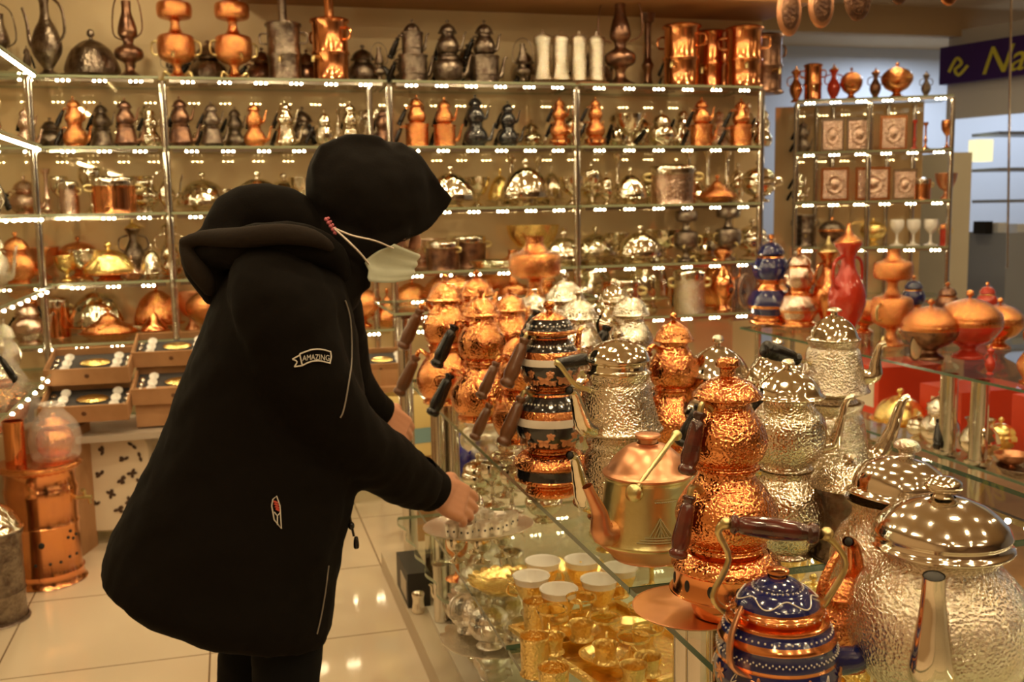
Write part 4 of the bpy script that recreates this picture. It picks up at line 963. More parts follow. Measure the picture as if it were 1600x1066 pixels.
# --- big embossed kettle, lower right
pk = P(1462, 1086, 2, .72)
def bk(r):
    add_vessel(r, 'kettle_body', 'melon', .103, .182, 0, se, 96)
    l = MB().lathe([(.062,0),(.076,.002),(.079,.006),(.075,.010),(.073,.016),(.076,.019),(.075,.023),(.069,.033),(.052,.048),(.030,.058),(.014,.062)], 80, flute=(20,.008,.025,.055)).build('lid', M('silver_plain'), r); l.location.z = .180
    MB().lathe([(.013,.060),(.010,.066),(.017,.069),(.020,.074),(.018,.080),(.010,.085),(0,.086)], 36, flute=(16,.06,.066,.082)).build('knob', M('silver'), l)
    MB().tube([(0,-.085,.070),(0,-.112,.080),(0,-.120,.125),(0,-.123,.165),(0,-.128,.190)], [.026,.024,.017,.0125,.0115], 24, cap=False).build('spout', M('silver_plain'), r)
    MB().ball((0,0,0), (.0105,.0105,.002), 14, 6, X=Tr(0,-.1278,.1895)@Rx(.15)).build('spout_opening', M('dark'), r)
stand_on(pk, 0, 1.0, 'kettle', 'big round embossed silver kettle at the lower right corner, spout towards the viewer', bk, -.72, 'kettle')
# --- navy kettle
pn = P(1212, 1092, 2, .72); NV = M('blue'); CPp = M('copper_plain')
def bl(r):
    body = MB().lathe([(0,0),(.048,0),(.052,.004),(.062,.014),(.068,.028),(.069,.040),(.066,.052),(.0655,.055),(.0655,.060),(.064,.072),(.0645,.078),(.061,.084),(.056,.092),(.0555,.097),(.046,.100),(.045,.104)], 64,
        bands=[(0,.010,1),(.053,.058,1),(.076,.083,1),(.094,.105,1)]).build('kettle_body', [NV, CPp], r)
    def rb(z):
        pr = [(.048,0),(.062,.014),(.068,.028),(.069,.040),(.066,.052),(.0655,.060),(.064,.072),(.061,.084),(.056,.092),(.045,.104)]
        for a, b in zip(pr, pr[1:]):
            if a[1] <= z <= b[1]: return a[0]+(b[0]-a[0])*(z-a[1])/(b[1]-a[1])
        return .06
    w_ = MB()
    for k in range(52): a = 2*PI*k/52; w_.ball((rb(.0875)*math.cos(a), rb(.0875)*math.sin(a), .0875), .0013, 6, 4)
    for k in range(60): a = 2*PI*k/60; w_.ball((.0655*math.cos(a), .0655*math.sin(a), .0650), .0011, 6, 4); w_.ball((.0655*math.cos(a+.05), .0655*math.sin(a+.05), .0675), .0011, 6, 4)
    w_.build('white_dots', M('white'), body)
    c_ = MB(); wl = MB()
    for k in range(8):
        a = 2*PI*k/8
        for j in range(7):
            u = 2*PI*j/7; c_.ball((0,0,0), (.0010,.0022,.0050), 8, 5, X=Rz(a)@Tr(rb(.042)+.0004,0,.042)@Rx(u)@Tr(0,0,.0062))
        c_.ball((0,0,0), (.0018,.0028,.0028), 8, 5, X=Rz(a)@Tr(rb(.042),0,.042))
        for j in range(5):
            u = 2*PI*j/5; c_.ball((0,0,0), (.0010,.0018,.0036), 8, 5, X=Rz(a+.39)@Tr(rb(.026)+.0004,0,.026)@Rx(u)@Tr(0,0,.0045))
        for (a0, z0, s) in ((a+.39,.045,1),(a+.25,.020,-1)):
            pts = [((rb(z0+.006*math.sin(t*1.1))+.0006)*math.cos(a0+s*.022*t*math.cos(t*.9)), (rb(z0+.006*math.sin(t*1.1))+.0006)*math.sin(a0+s*.022*t*math.cos(t*.9)), z0+.006*math.sin(t*1.1)) for t in [q*.6 for q in range(10)]]
            wl.tube(pts, .0006, 5, smooth=2)
    c_.build('copper_flowers', M('copper_dull'), body); wl.build('white_scrolls', M('white'), body)
    l = MB().lathe([(.043,.103),(.050,.104),(.051,.107),(.047,.110),(.046,.113),(.043,.119),(.034,.128),(.026,.131),(.025,.134),(.018,.139),(.011,.142)], 56, bands=[(.100,.1125,1)]).build('lid', [NV, CPp], r)
    wl = MB(); wl.tube([((.0445-.004*(1+math.sin(t*6)))*math.cos(t)*1.0, (.0445-.004*(1+math.sin(t*6)))*math.sin(t), .1185+.004*(1+math.sin(t*6))) for t in [2*PI*q/72 for q in range(73)]], .0007, 5, smooth=1)
    for k in range(30): a = 2*PI*k/30; wl.ball((.0275*math.cos(a), .0275*math.sin(a), .1312), .0011, 6, 4); wl.ball((.0515*math.cos(a), .0515*math.sin(a), .106), .0009, 6, 4)
    wl.build('white_scrolls', M('white'), l)
    MB().lathe([(.010,.140),(.009,.143),(.012,.146),(.012,.150),(.006,.152),(0,.152)], 24, smooth=2).build('knob', CPp, l)
    MB().tube([(.055,-.02,.045),(.085,-.03,.050),(.092,-.035,.075),(.105,-.04,.092)], [.017,.014,.009,.008], 14, cap=False).build('spout', NV, r)
    hd = empty('bail_handle'); hd.parent = r; KIDS.setdefault(r, []).append(hd)
    a = Vector((-.045,.035,.196)); b = Vector((.050,-.006,.186))
    MB().tube([(-.040,.045,.090),(-.055,.045,.11),(-.036,.045,.15),(-.052,.040,.185),a], [.005,.004,.0035,.004,.006], 10).ball(a, .007, 10, 6).build('bracket', M('brass'), hd)
    MB().tube([(.050,.0,.095),(.060,-.008,.115),(.078,-.010,.150),(.062,-.008,.178),b], [.005,.004,.0035,.004,.006], 10).ball(b+Vector((.006,0,0)), .008, 10, 6).build('bracket', M('brass'), hd)
    d = b-a; MB().lathe([(0,.004),(.009,.005),(.011,.010),(.0085,.014),(.0105,.02),(.0125,d.length*.5),(.0105,d.length-.024),(.0085,d.length-.016),(.012,d.length-.012),(.009,d.length-.004),(0,d.length-.003)], 20, X=along(a, d)).build('grip', M('redwood'), hd)
    MB().tube([(-.052,-.030,.050),(-.070,-.028,.062),(-.066,-.020,.090),(-.050,-.012,.118)], [.012,.013,.012,.008], 12, flat=.25).build('copper_strap', M('copper_dull'), r)
stand_on(pn, 0, 1.06, 'kettle', 'navy blue enamelled kettle with copper flowers and white scrolls at the near counter edge', bl, 0, 'kettle')
# small engraved copper coffee pot beside it
def cz(r):
    add_vessel(r, 'body', 'jar', .045, .11, 0, M('copper_eng'), 44); add_spout(r, 'jar', .045, .11, 0, M('copper_eng'), -1.2, reach=.7, low=.4)
    MB().tube([(-.03,-.02,.10),(-.06,-.03,.13),(-.045,-.03,.17),(-.02,-.02,.19)], [.006,.007,.006,.005], 8).build('handle', M('copper_eng'), r); add_lid(r, .032, .03, .109, M('copper_eng'))
stand_on(P(1318, 1040, 2, .72), 0, .85, 'coffee_pot', 'small engraved copper coffee pot squeezed between the navy and the big silver kettle', cz, 0, 'coffee pot')
# --- spare pots filling the rows on the right of the counter
EX = [((1130,775),'silver_ham','black','melon','bulb',200,'hammered silver double teapot hidden behind the tall copper set'),
      ((1190,745),'silver','black','bulb','bulb',190,'silver double teapot seen between the copper set and the tall dark silver one'),
      ((905,668),'silver_ham','black','bell','bulb',215,'silver double teapot tucked behind the large silver pair'),
      ((960,610),'silver','black','bulb','bulb',175,'silver double teapot in the back row of the counter, left of the small copper one')]
for (q, m, h, lo, up, hp, lb) in EX:
    r, H, W = double_teapot(m, h, lo, up); fit(r, H, q[0], q[1], hp, .2, lb)

# ================================================================ MIDDLE SHELF: tray, cups, gold things
def on(z, px, py): return P(px, py, 2, z)
p = on(.50, 748, 826); TRZ = .49
t = tag(empty('oval_tray'), 'oval silver tray with pierced rim of small cups, under the woman\'s right hand', 'tray')
MB().lathe([(0,0),(.085,0),(.09,.004),(.125,.014),(.138,.018),(.141,.021),(.135,.019),(.09,.008),(0,.006)], 64, flute=(40,.012,.012,.02)).build('plate', M('silver_soft'), t)
t.location = (p.x, p.y, TRZ); t.scale = (1.0, .8, 1); link_tree(t); TP = Vector((p.x, p.y, TRZ))
for i, (dx, dy) in enumerate(((-.075,-.035),(-.045,-.055),(.0,-.050),(.035,-.045),(.062,-.025),(.085,.0),(.03,.03),(-.02,.02))):
    t = tag(empty('small_cup'), f"{ordn(i)} small pierced silver cup on the oval tray, counted from the hand", 'cup', 'small silver cups on the tray')
    MB().lathe([(0,0),(.014,0),(.016,.004),(.018,.02),(.0185,.034),(.0165,.034),(.015,.006),(0,.005)], 20, smooth=2).build('body', M('silver_soft'), t)
    for k in range(3): MB().ball((0,0,0), (.001,.003,.003), 8, 5, X=Rz(-PI/2-.9+k*.9)@Tr(.0182,0,.018)).build('dark_opening', M('dark'), t)
    t.location = TP+Vector((dx, dy, .007)); link_tree(t)
t = tag(empty('sugar_bowl'), 'silver lidded bowl at the back of the oval tray', 'sugar bowl'); add_vessel(t, 'body', 'round', .035, .05, 0, M('silver_soft')); add_lid(t, .03, .045, .049, M('silver'), (16,.05,.004,.04)); t.location = TP+Vector((.01,.085,.008)); t.scale = (.8,)*3; link_tree(t)
for i, (dx, dy) in enumerate(((-.06,.0),(.0,-.03),(.06,.0),(.0,.05))):   # goblets that carry the tray
    t = tag(empty('small_goblet'), ['leftmost', 'front', 'rightmost', 'rear'][i]+' of the silver goblets standing under the oval tray', 'goblet', 'goblets under the tray')
    MB().lathe([(0,0),(.018,0),(.02,.003),(.005,.012),(.005,.022),(.02,.036),(.024,.055),(.022,.068),(.02,.066),(.018,.04),(0,.028)], 22).build('cup', M('silver'), t); t.location = (TP.x+dx, TP.y+dy, .4205); link_tree(t)
cups = [(848,866),(830,889),(909,864),(873,909),(936,894),(968,876)]
CN = ['upper left gold coffee cup with white porcelain, behind the front left one', 'front left gold coffee cup with white porcelain on the round gold tray', 'gold coffee cup seen just left of the glass edge, top of the group', 'white cup in the lowest gold holder, front of the round tray', 'gold coffee cup cut by the dark glass edge', 'gold coffee cup seen through the counter glass']
for (q, lb) in zip(cups, CN):
    r, H, W = coffee_cup(); p = on(.53, *q); o = inst(r, (p.x, p.y, .447), rnd.uniform(0, 6), (1.12, 1.12, 1.2)); tag(o, lb, 'cup', 'gold coffee cups on the round tray')
r, H, W = scallop_tray('gold', .13, 24); p = on(.44, 885, 925); o = inst(r, (p.x+.01, p.y+.02, .4385), 0, 1.05); tag(o, 'round scalloped gold tray under the white and gold coffee cups', 'tray')
r2, H, W = scallop_tray('gold', .10, 18, .03); p = on(.44, 788, 908)
o = inst(r2, (p.x, p.y, .421), 0, .85); tag(o, 'smaller scalloped gold dish left of the coffee cups', 'dish')
t = tag(empty('rectangular_tray'), 'square gold tray with engraved rim under the tea glasses', 'tray'); p = on(.42, 945, 1015)
MB().box(-.125,.125,-.17,.17,0,.004).build('plate', M('gold'), t, smooth=False)
for (a0,a1,b0,b1) in ((-.14,-.125,-.185,.185),(.125,.14,-.185,.185),(-.125,.125,-.185,-.17),(-.125,.125,.17,.185)): MB().box(a0,a1,b0,b1,.002,.012).build('rim', M('gold_eng'), t, smooth=False)
t.location = (p.x+.02, p.y, .421); t.rotation_euler = (0,0,.25); link_tree(t)
sau = [(905,992),(940,1030),(1000,1040),(868,1000),(985,985)]
SN = ['gold saucer under the left tea glass', 'gold saucer nearest the bottom of the frame', 'gold saucer beside the chrome tubes', 'gold saucer left of the square tray', 'gold saucer under the right tea glasses']
for i, (q, lb) in enumerate(zip(sau, SN)):
    r, H, W = saucer('gold', .052); p = on(.435, *q); o = inst(r, (p.x, p.y, .434+.0*i), 0, .85); tag(o, lb, 'saucer', 'gold saucers')
gl = [(908,936),(946,968),(990,998),(1012,985),(1005,950),(862,955)]
GN = ['tall tea glass with gold rim, furthest of its group', 'tea glass with gold rim in the middle of the square tray', 'wide tea glass with gold rim beside the chrome tubes', 'tea glass with gold rim directly left of the chrome tubes', 'tea glass seen through the counter glass near the joint', 'tea glass with gold rim in front of the white cups']
for q, lb in zip(gl, GN):
    r, H, W = tea_glass(); p = on(.53, *q); o = inst(r, (p.x, p.y, .4455), rnd.uniform(0, 6), (1.0,1.0,1.05)); tag(o, lb, 'glass', 'gold rimmed tea glasses')
for i, q in enumerate(((835,1000),(865,1050),(838,945))):
    t = tag(empty('gold_tumbler'), ['gold tumbler with plain foot left of the square tray', 'gold tumbler cut by the bottom of the frame', 'gold tumbler behind the left saucer'][i], 'tumbler')
    MB().lathe([(0,0),(.026,0),(.028,.004),(.026,.01),(.027,.07),(.029,.074),(.026,.074),(.025,.012),(0,.010)], 30, smooth=2).build('body', M('gold_eng'), t); p = on(.49, *q); t.location = (p.x, p.y, .421); t.location.z = .421; link_tree(t)
# more gold ware under the glass, further in
k_ = 0; POOLG = [('sugar_bowl', lambda: sugar_bowl('gold')), ('creamer', lambda: pitcher('gold_eng')), ('coffee_cup', lambda: coffee_cup()), ('goblet', lambda: goblet('gold')), ('tea_glass', lambda: tea_glass())]
for iy in range(11):
    for ix in range(4):
        X_, Y_ = .90+ix*.12, .95+iy*.145
        nm, fn = POOLG[(ix*2+iy) % 5]; r, H, W = fn(); o = inst(r, (X_, Y_, .4205), rnd.uniform(0, 6), .95)
        tag(o, f"gold {nm.replace('_',' ')} under the counter glass, {ordn(iy)} row from the viewer, {ordn(ix)} from the aisle", nm.replace('_', ' '), 'gold ware under the counter glass')
# far part: silver and blue things round the tube group
t = tag(empty('blue_bottle'), 'cobalt blue glass ewer under the far end of the counter', 'ewer'); MB().lathe([(0,0),(.035,0),(.04,.01),(.038,.06),(.015,.085),(.012,.11),(.018,.12)], 24).build('body', mat('cobalt_glass', (.015,.01,.40), .1, coat=1), t); MB().tube([(.03,0,.05),(.06,0,.07),(.075,0,.085)], [.01,.007,.006], 8).build('spout', MATS['cobalt_glass'], t)
p = on(.42, 714, 742); t.location = (p.x, p.y, .4205); t.scale = (1.15,)*3; link_tree(t)
SP = [(758,738),(782,756),(790,775),(760,715),(748,772),(800,800),(815,765),(850,815),(770,790),(745,712),(795,730),(830,760)]
for i, q in enumerate(SP):
    fn = [lambda: pitcher('silver_soft'), lambda: sugar_bowl('silver'), lambda: goblet('silver_plain')][i % 3]; nm = ['creamer', 'sugar bowl', 'goblet'][i % 3]
    r, H, W = fn(); p = on(.42, *q); o = inst(r, (p.x, p.y, .4205), rnd.uniform(0, 6), 1.1); tag(o, f"silver {nm} behind the oval tray, {ordn(i)} of the cluster seen from the tube group", nm, 'silver ware behind the oval tray')
# lower shelf: silver sets on trays (z .27) and on the bottom board
LW = [(765,1010,'sb'),(735,985,'pc'),(800,985,'pc'),(820,1030,'sb'),(775,960,'pc'),(850,1060,'sb'),(745,940,'sb'),(830,960,'pc'),(800,930,'gb'),(715,905,'vs'),(760,905,'pc')]
for i, (a, b, k) in enumerate(LW):
    r, H, W = dict(sb=lambda: sugar_bowl('silver_soft'), pc=lambda: pitcher('silver_soft'), gb=lambda: goblet('silver'), vs=lambda: goblet('copper'))[k](); p = on(.285, a, b)
    nm = dict(sb='sugar bowl', pc='creamer', gb='goblet', vs='copper goblet')[k]; o = inst(r, (p.x, p.y, .285), rnd.uniform(0, 6), 1.0); tag(o, f"silver {nm} on the lower wavy shelf, {ordn(i)} in the bottom group".replace('silver copper', 'copper'), nm.split()[-1] if nm != 'sugar bowl' else nm, 'silver ware on the lower wavy shelf')
for i, (a, b, R_) in enumerate(((768,1000,.13),(760,935,.11))):
    r, H, W = scallop_tray('silver_soft', .12, 16, .014); p = on(.275, a, b); o = inst(r, (p.x+.01, p.y, .2705), .3, R_/.12); tag(o, ['near', 'far'][i]+' scalloped silver tray on the lower wavy shelf', 'tray')
for i, (a, b) in enumerate(((715,1066),(700,1035),(745,1075),(690,958),(715,975),(668,930))):
    r, H, W = [lambda: sugar_bowl('silver_soft'), lambda: pitcher('silver')][i % 2](); p = on(.086, a, b); o = inst(r, (max(p.x, .6), p.y, .0855), rnd.uniform(0, 6), .9)
    tag(o, f"silver {['sugar bowl','creamer'][i % 2]} on the bottom board, {ordn(i)} from the lower edge of the picture", ['sugar bowl', 'jug'][i % 2], 'silver ware on the bottom board')
t = tag(empty('black_box'), 'small black box with pale side on the plinth beside the short chrome columns', 'box'); MB().box(-.035,.035,-.11,.11,0,.11).build('box', mat('black_card', (.02,.015,.012), .5), t, smooth=False); MB().box(-.037,-.0355,-.09,.02,.02,.08).build('pale_label', mat('pale_card', (.5,.42,.32), .6), t, smooth=False)
t.location = (.515, 3.15, .0695); link_tree(t)
t = tag(empty('salt_shaker'), 'small glass jar on the plinth beside the short chrome column', 'jar'); MB().lathe([(0,0),(.018,0),(.02,.01),(.017,.04),(.02,.06),(.012,.07),(0,.072)], 18).build('body', M('silver_plain'), t); t.location = (.505, 3.0, .0695); link_tree(t)

# warm strips added to brighten the inside of the counter and its gold ware
for i, (ya, yb, z, nm) in enumerate(((.4, 1.36, .708, 'near half of the counter glass'), (1.44, 3.2, .708, 'far half of the counter glass'), (.4, 1.85, .408, 'near middle shelf'), (1.95, 3.2, .408, 'far middle shelf'))):
    for xx, sd in ((1.40, 'inner'),):
        r = empty('led_strip'); L = yb-ya
        MB().box(-.006,.006,0,L,-.012,0).build('rail', M('chrome'), r, smooth=False); d = MB(); n = int(L/.05)
        for k in range(n): d.ball((-.006,(k+.5)*L/n,-.010), (.006,.0065,.0055), 7, 4)
        d.build('diodes', DIODE, r); tag(r, f'added warm light strip along the inner side under the {nm}', 'light strip'); r.location = (xx, ya, z-.001); link_tree(r)
# ================================================================ SECOND COUNTER ON THE RIGHT
glass_shelf(2.33, 3.4, 1.6, 4.40, .72, 'glass top of the second counter on the right, dark front edge', None, edge=GEDGE, name='counter_glass', cat='glass counter')
glass_shelf(2.36, 3.38, 1.6, 4.38, .42, 'lower glass shelf of the second counter on the right', None, edge=GEDGE)
st = tag(MB().box(2.36, 3.4, 1.6, 4.4, 0, .09).build('base_board', M('card'), smooth=False, link=True), 'low base of the second counter on the right', 'base board')
for i, (q, nm) in enumerate(((1485,'left'),(1532,'right'))):
    p = P(q, 600, 1, 2.95 if i == 0 else 2.65); x = 2.40
    y = None
    for k in range(200):
        yy = 1.6+k*.014; v = Vector((x, yy, .6))-CAM; px = 800+F*v.dot(R2)/v.dot(FW)
        if px < q: y = yy; break
    post(x, y, .421, .709, f'{nm} of the two chrome posts under the second counter glass', .03)
    post(x, y, .091, .409, f'{nm} lower chrome post of the second counter', .03)
for (x, y, nm) in ((2.9, 4.2, 'far rear'), (2.9, 1.8, 'near rear'), (2.42, 4.2, 'far front')):
    post(x, y, .421, .709, f'{nm} upper chrome post of the second counter', .02); post(x, y, .091, .409, f'{nm} lower chrome post of the second counter', .02)
def c2(fn, args, px, py, hp, rz, label, cat, z=.72, wmax=None):
    root, H, W = fn(*args); p = P(px, py, 2, z); sc = hp*dep(p)/F/H; sx = min(sc, (wmax or 9999)*dep(p)/F/W)
    p.x = max(p.x, 2.44); o = inst(root, p, rz, (sx, sx, sc)); tag(o, label, cat); return o
c2(vase, ('copper_plain','copper'), 1112, 498, 98, .3, 'plain copper lidded vase at the far left end of the second counter', 'vase', wmax=55)
c2(frame_plate, ('pinksilver','pinksilver'), 1162, 500, 92, .2, 'pale framed relief leaning between the copper vase and the blue pot', 'picture', wmax=50)
c2(basin_lamp, ('blue','copper'), 1203, 506, 140, 0, 'blue and copper painted double pot on the second counter', 'pot')
c2(basin_lamp, ('pinksilver','copper'), 1247, 510, 124, 0, 'pale rose and copper double pot beside the blue one', 'pot')
c2(vase, ('red','copper'), 1322, 528, 178, .4, 'tall red lidded vase on the second counter', 'vase', wmax=75)
c2(vase, ('copper_plain','brass'), 1292, 510, 140, .4, 'copper vase with brass lid left of the tall red vase', 'vase', wmax=60)
c2(samovar, ('copper_eng','brass'), 1392, 540, 150, .4, 'engraved copper samovar behind the dark oval mirror', 'samovar')
c2(bigbowl, ('antcop','copper','copper_eng'), 1452, 562, 96, 0, 'dark lidded copper bowl left of the red one', 'bowl')
c2(bigbowl, ('red','copper','copper_eng'), 1512, 560, 108, 0, 'big red enamel bowl with engraved copper lid', 'bowl')
c2(basin_lamp, ('copper_eng','copper'), 1588, 604, 130, 0, 'engraved copper double pot at the right edge of the picture', 'pot')
c2(vase, ('red','red'), 1506, 588, 46, 0, 'small red bell shaped lidded piece at the glass edge below the red bowl', 'vase', wmax=34)
c2(bigbowl, ('copper_plain','copper','copper'), 1560, 545, 80, 0, 'plain copper lidded bowl behind the one at the right edge', 'bowl', wmax=80)
c2(bigbowl, ('copper_plain','copper','copper_eng'), 1350, 520, 60, 0, 'squat copper lidded bowl beside the tall red vase', 'bowl', wmax=60)
c2(basin_lamp, ('blue','copper'), 1425, 520, 90, 0, 'smaller blue and copper pot behind the samovar', 'pot')
c2(basin_lamp, ('antcop','copper'), 1478, 530, 90, 0, 'dark double pot with copper knob behind the red bowl', 'pot')
c2(basin_lamp, ('red','copper'), 1540, 520, 80, 0, 'red double pot near the right edge, behind the bowls', 'pot')
t = tag(empty('hand_mirror'), 'oval hand mirror standing tilted on the second counter', 'mirror'); MB().ball((0,0,.05), (.04,.004,.05), 22, 10).build('rim', M('antique'), t); MB().ball((0,-.003,.05), (.034,.004,.043), 22, 10).build('mirror_glass', MIRR, t)
p = P(1425, 565, 2, .72); t.location = (max(p.x, 2.4), p.y, .721); t.rotation_euler = (0, 0, .3); link_tree(t)
# lower shelf of the second counter
for i, (a, b, w_, h_) in enumerate(((2.70, 4.15, .30, .16), (2.66, 3.75, .30, .20), (2.72, 3.30, .34, .17), (2.74, 2.85, .3, .2), (2.76,2.4,.3,.2))):
    t = tag(empty('red_carton'), f"{ordn(i)} red carton on the lower shelf of the second counter, from its far end", 'box', 'red cartons under the second counter')
    MB().box(-w_/2,w_/2,-.12,.12,0,h_).build('box', M('redbox'), t, smooth=False); MB().box(-w_/2-.002,-w_/2+.001,-.09,.05,.03,h_-.04).build('pale_label', mat('white_card', (.7,.62,.5), .5), t, smooth=False)
    t.location = (a+.05, b, .4205); link_tree(t)
LO = [(dome_dish, ('gold','gold'), 1405, 665, 60, 'gold domed dish on the lower shelf of the second counter', 'serving dish'), (teapot_small, ('silver_plain','black'), 1440, 700, 90, 'shiny round silver teapot on the lower shelf of the second counter', 'teapot'),
      (sugar_bowl, ('silver',), 1395, 690, 45, 'silver sugar bowl left of the shiny teapot, lower shelf', 'sugar bowl'), (pitcher, ('silver',), 1505, 720, 65, 'silver creamer between the two chrome posts', 'jug'),
      (sugar_bowl, ('gold',), 1562, 710, 60, 'gold sugar bowl right of the chrome posts', 'sugar bowl'), (tray_stack, ('antique',), 1580, 745, 14, 'dark oval tray at the right edge, lower shelf of the second counter', 'tray'), (bowl, ('copper_dull',), 1570, 735, 26, 'small copper bowl on the dark tray at the right edge', 'bowl')]
for f_, a_, px, py, hp, lb, ct_ in LO: c2(f_, a_, px, py, hp, 1.0, lb, ct_, z=.42, wmax=90)

# ================================================================ CORNER UNIT AND THE SHOP NEXT DOOR
O_ = Vector((3.02, 5.08, 0)); ANG = -math.radians(27.5); UX = Matrix.Translation(O_)@Rz(ANG); ud = Vector((math.cos(ANG), math.sin(ANG), 0)); un = Vector((-ud.y, ud.x, 0))
def onu(px, back=.12):
    d = R2*((px-800)/F)+FW+U2*.12; n = un; t = ((O_+un*back-CAM).dot(n))/d.dot(n); q = CAM+d*t; return q
UL = .80
for z, nm in ((1.86,'top'),(1.58,'second'),(1.31,'third'),(1.06,'fourth'),(.78,'fifth')):
    glass_shelf(0, UL, 0, .36, z, f'{nm} glass shelf of the corner unit on the right', 'glass shelves of the corner unit', X=UX)
    led_strip(0, UL, .0, z-.011, f'warm light strip under the {nm} shelf of the corner unit', 'light strips of the corner unit', X=UX)
UN = ['outer left','inner left','second','third','fourth','fifth','outer right']
for i, x in enumerate((.0, .13, .22, .38, .52, .66, .80)): post(x, .02 if i in (0,3,6) else .34, 0, 1.85, f'{UN[i]} chrome post of the corner unit', .013, 'corner unit posts', X=UX)
def urow(z, items, nm):
    for i, (px, f_, a_, hp, wm, lb) in enumerate(items):
        root, H, W = f_(*a_); q = onu(px); q.z = z; sc = hp*dep(q)/F/H; sx = min(sc, wm*dep(q)/F/W); o = inst(root, q, ANG, (sx, min(sx, .3/W), sc))
        tag(o, lb+f' on the {nm} of the corner unit', {'framed_relief':'picture','vase':'vase','banded_pot':'pot','footed_bowl':'bowl','candlestick':'candlestick','goblet':'goblet','boiler':'boiler','lidded_bowl':'bowl','double_teapot':'teapot','domed_dish':'serving dish','cone_lidded_dish':'serving dish'}.get(root.name.split('.')[0], 'ware'))
urow(1.86, [(1240,vase,('copper_plain','copper'),55,28,'leftmost copper vase'),(1266,boiler,('copper_plain',False),58,30,'plain copper boiler'),(1298,vase,('red','copper'),56,30,'red vase with copper lid'),(1325,bigbowl,('copper_plain','copper','copper_eng'),50,34,'copper lidded bowl'),(1362,vase,('antcop','copper'),48,30,'dark copper vase'),(1395,bigbowl,('copper_plain','copper','copper'),55,48,'widest copper lidded bowl'),(1440,vase,('antique','antique'),40,26,'dark silver vase')], 'top')
urow(1.58, [(1252,double_teapot,('antique','black'),50,28,'dark silver double teapot'),(1298,frame_plate,('pinksilver','silver_plain'),52,34,'left framed relief with pale rim'),(1340,frame_plate,('pinksilver','silver_plain'),52,40,'middle framed relief with pale rim'),(1392,frame_plate,('pinksilver','copper_plain'),54,40,'framed rosette relief with copper rim'),(1425,candlestick,('red',),46,16,'red candlestick'),(1442,candlestick,('copper_plain',),42,16,'copper candlestick'),(1475,goblet,('copper_plain',),44,18,'copper goblet')], 'second shelf')
urow(1.31, [(1248,double_teapot,('silver','black'),48,28,'silver double teapot'),(1303,frame_plate,('pinksilver','copper_plain'),52,42,'left copper rimmed relief'),(1362,frame_plate,('pinksilver','copper_plain'),52,52,'middle copper rimmed relief'),(1412,frame_plate,('pinksilver','silver_plain'),48,36,'small pale relief'),(1440,drum,('copper_plain','silver_plain'),34,30,'banded copper pot'),(1476,bowl,('copper_dull',),40,34,'dull copper bowl')], 'third shelf')
urow(1.06, [(1258,boiler,('antique',False),50,34,'dark silver boiler'),(1300,bigbowl,('antcop','copper','antique'),46,40,'dark lidded bowl'),(1365,bigbowl,('gold','gold','gold'),44,54,'yellow gold lidded bowl'),(1402,goblet,('porcelain',),40,22,'left white goblet'),(1428,goblet,('porcelain',),40,22,'middle white goblet'),(1455,goblet,('porcelain',),40,22,'right white goblet'),(1478,drum,('red','copper'),34,20,'small red pot')], 'fourth shelf')
struct(MB().box(-.1, .72, .40, .43, .1, 1.86), 'trim_5', MIRR).matrix_world = UX
# hanging copper trays
for i, (px, py, w_, h_, m, nm) in enumerate(((1233,18,44,76,'copper_dull','leftmost, lowest'),(1283,8,46,70,'copper_dull','second'),(1340,-6,50,76,'antcop','dark third'),(1405,-28,40,70,'antcop','fourth'),(1483,-30,46,76,'copper_plain','rightmost'))):
    y_ = 3.5; p = P(px, py, 1, y_); d = dep(p); t = tag(empty('hanging_tray'), f'{nm} of the oval copper trays hanging from the ceiling at upper right', 'tray')
    a, b = w_*d/F/2, h_*d/F/2
    MB().ball((0,0,0), (a, .012, b), 28, 14).build('plate', M(m), t); MB().tube([(0,0,b*.95),(0,0,CEIL-p.z)], .0015, 6, smooth=1).build('cord', M('black'), t)
    MB().ball((0,-.009,0), (a*.7, .006, b*.75), 28, 14).build('embossed_centre', M('antcop'), t); t.location = p; link_tree(t)
# neighbour shop
def pd_(px, py, d):
    v = R2*((px-800)/F)-U2*((py-533)/F)+FW; return CAM+v*d
a = pd_(1468, 104, 7.6); b = pd_(1640, 77, 6.9); sg = tag(empty('shop_sign'), 'deep purple shop sign with yellow script letters beyond the glass at upper right', 'sign')
L_ = (Vector((b.x, b.y, 0))-Vector((a.x, a.y, 0))).length; an = math.atan2(b.y-a.y, b.x-a.x); hh = .27
MB().box(0, L_, 0, .08, -hh/2, hh/2).build('board', mat('purple_board', (.045,.018,.16), .35), sg, smooth=False)
YL = mat('yellow_letters', (.62,.60,.08), .4)
def text(s, size, loc, parent, m, name='lettering', ext=.004, shear=0):
    c = bpy.data.curves.new(name, 'FONT'); c.body = s; c.size = size; c.extrude = ext; c.shear = shear; c.align_x = 'LEFT'
    o = bpy.data.objects.new(name, c); C.objects.link(o); bpy.context.view_layer.update()
    me = bpy.data.meshes.new_from_object(o.evaluated_get(bpy.context.evaluated_depsgraph_get())); C.objects.unlink(o); me.materials.clear(); me.materials.append(m)
    q = bpy.data.objects.new(name, me); q.parent = parent; KIDS.setdefault(parent, []).append(q); q.location = loc; q.rotation_euler = (PI/2, 0, 0); return q
text('Na', .27, (L_*.40, -.006, -.10), sg, YL, shear=.35)
MB().tube([(L_*.10,-.005,-.05),(L_*.17,-.005,.04),(L_*.22,-.005,.0),(L_*.16,-.005,-.04),(L_*.2,-.005,-.08),(L_*.28,-.005,-.02)], .012, 8).build('emblem', YL, sg)
sg.location = (a.x, a.y, a.z); sg.rotation_euler = (0, 0, an); sg.rotation_euler.y = 0; link_tree(sg)
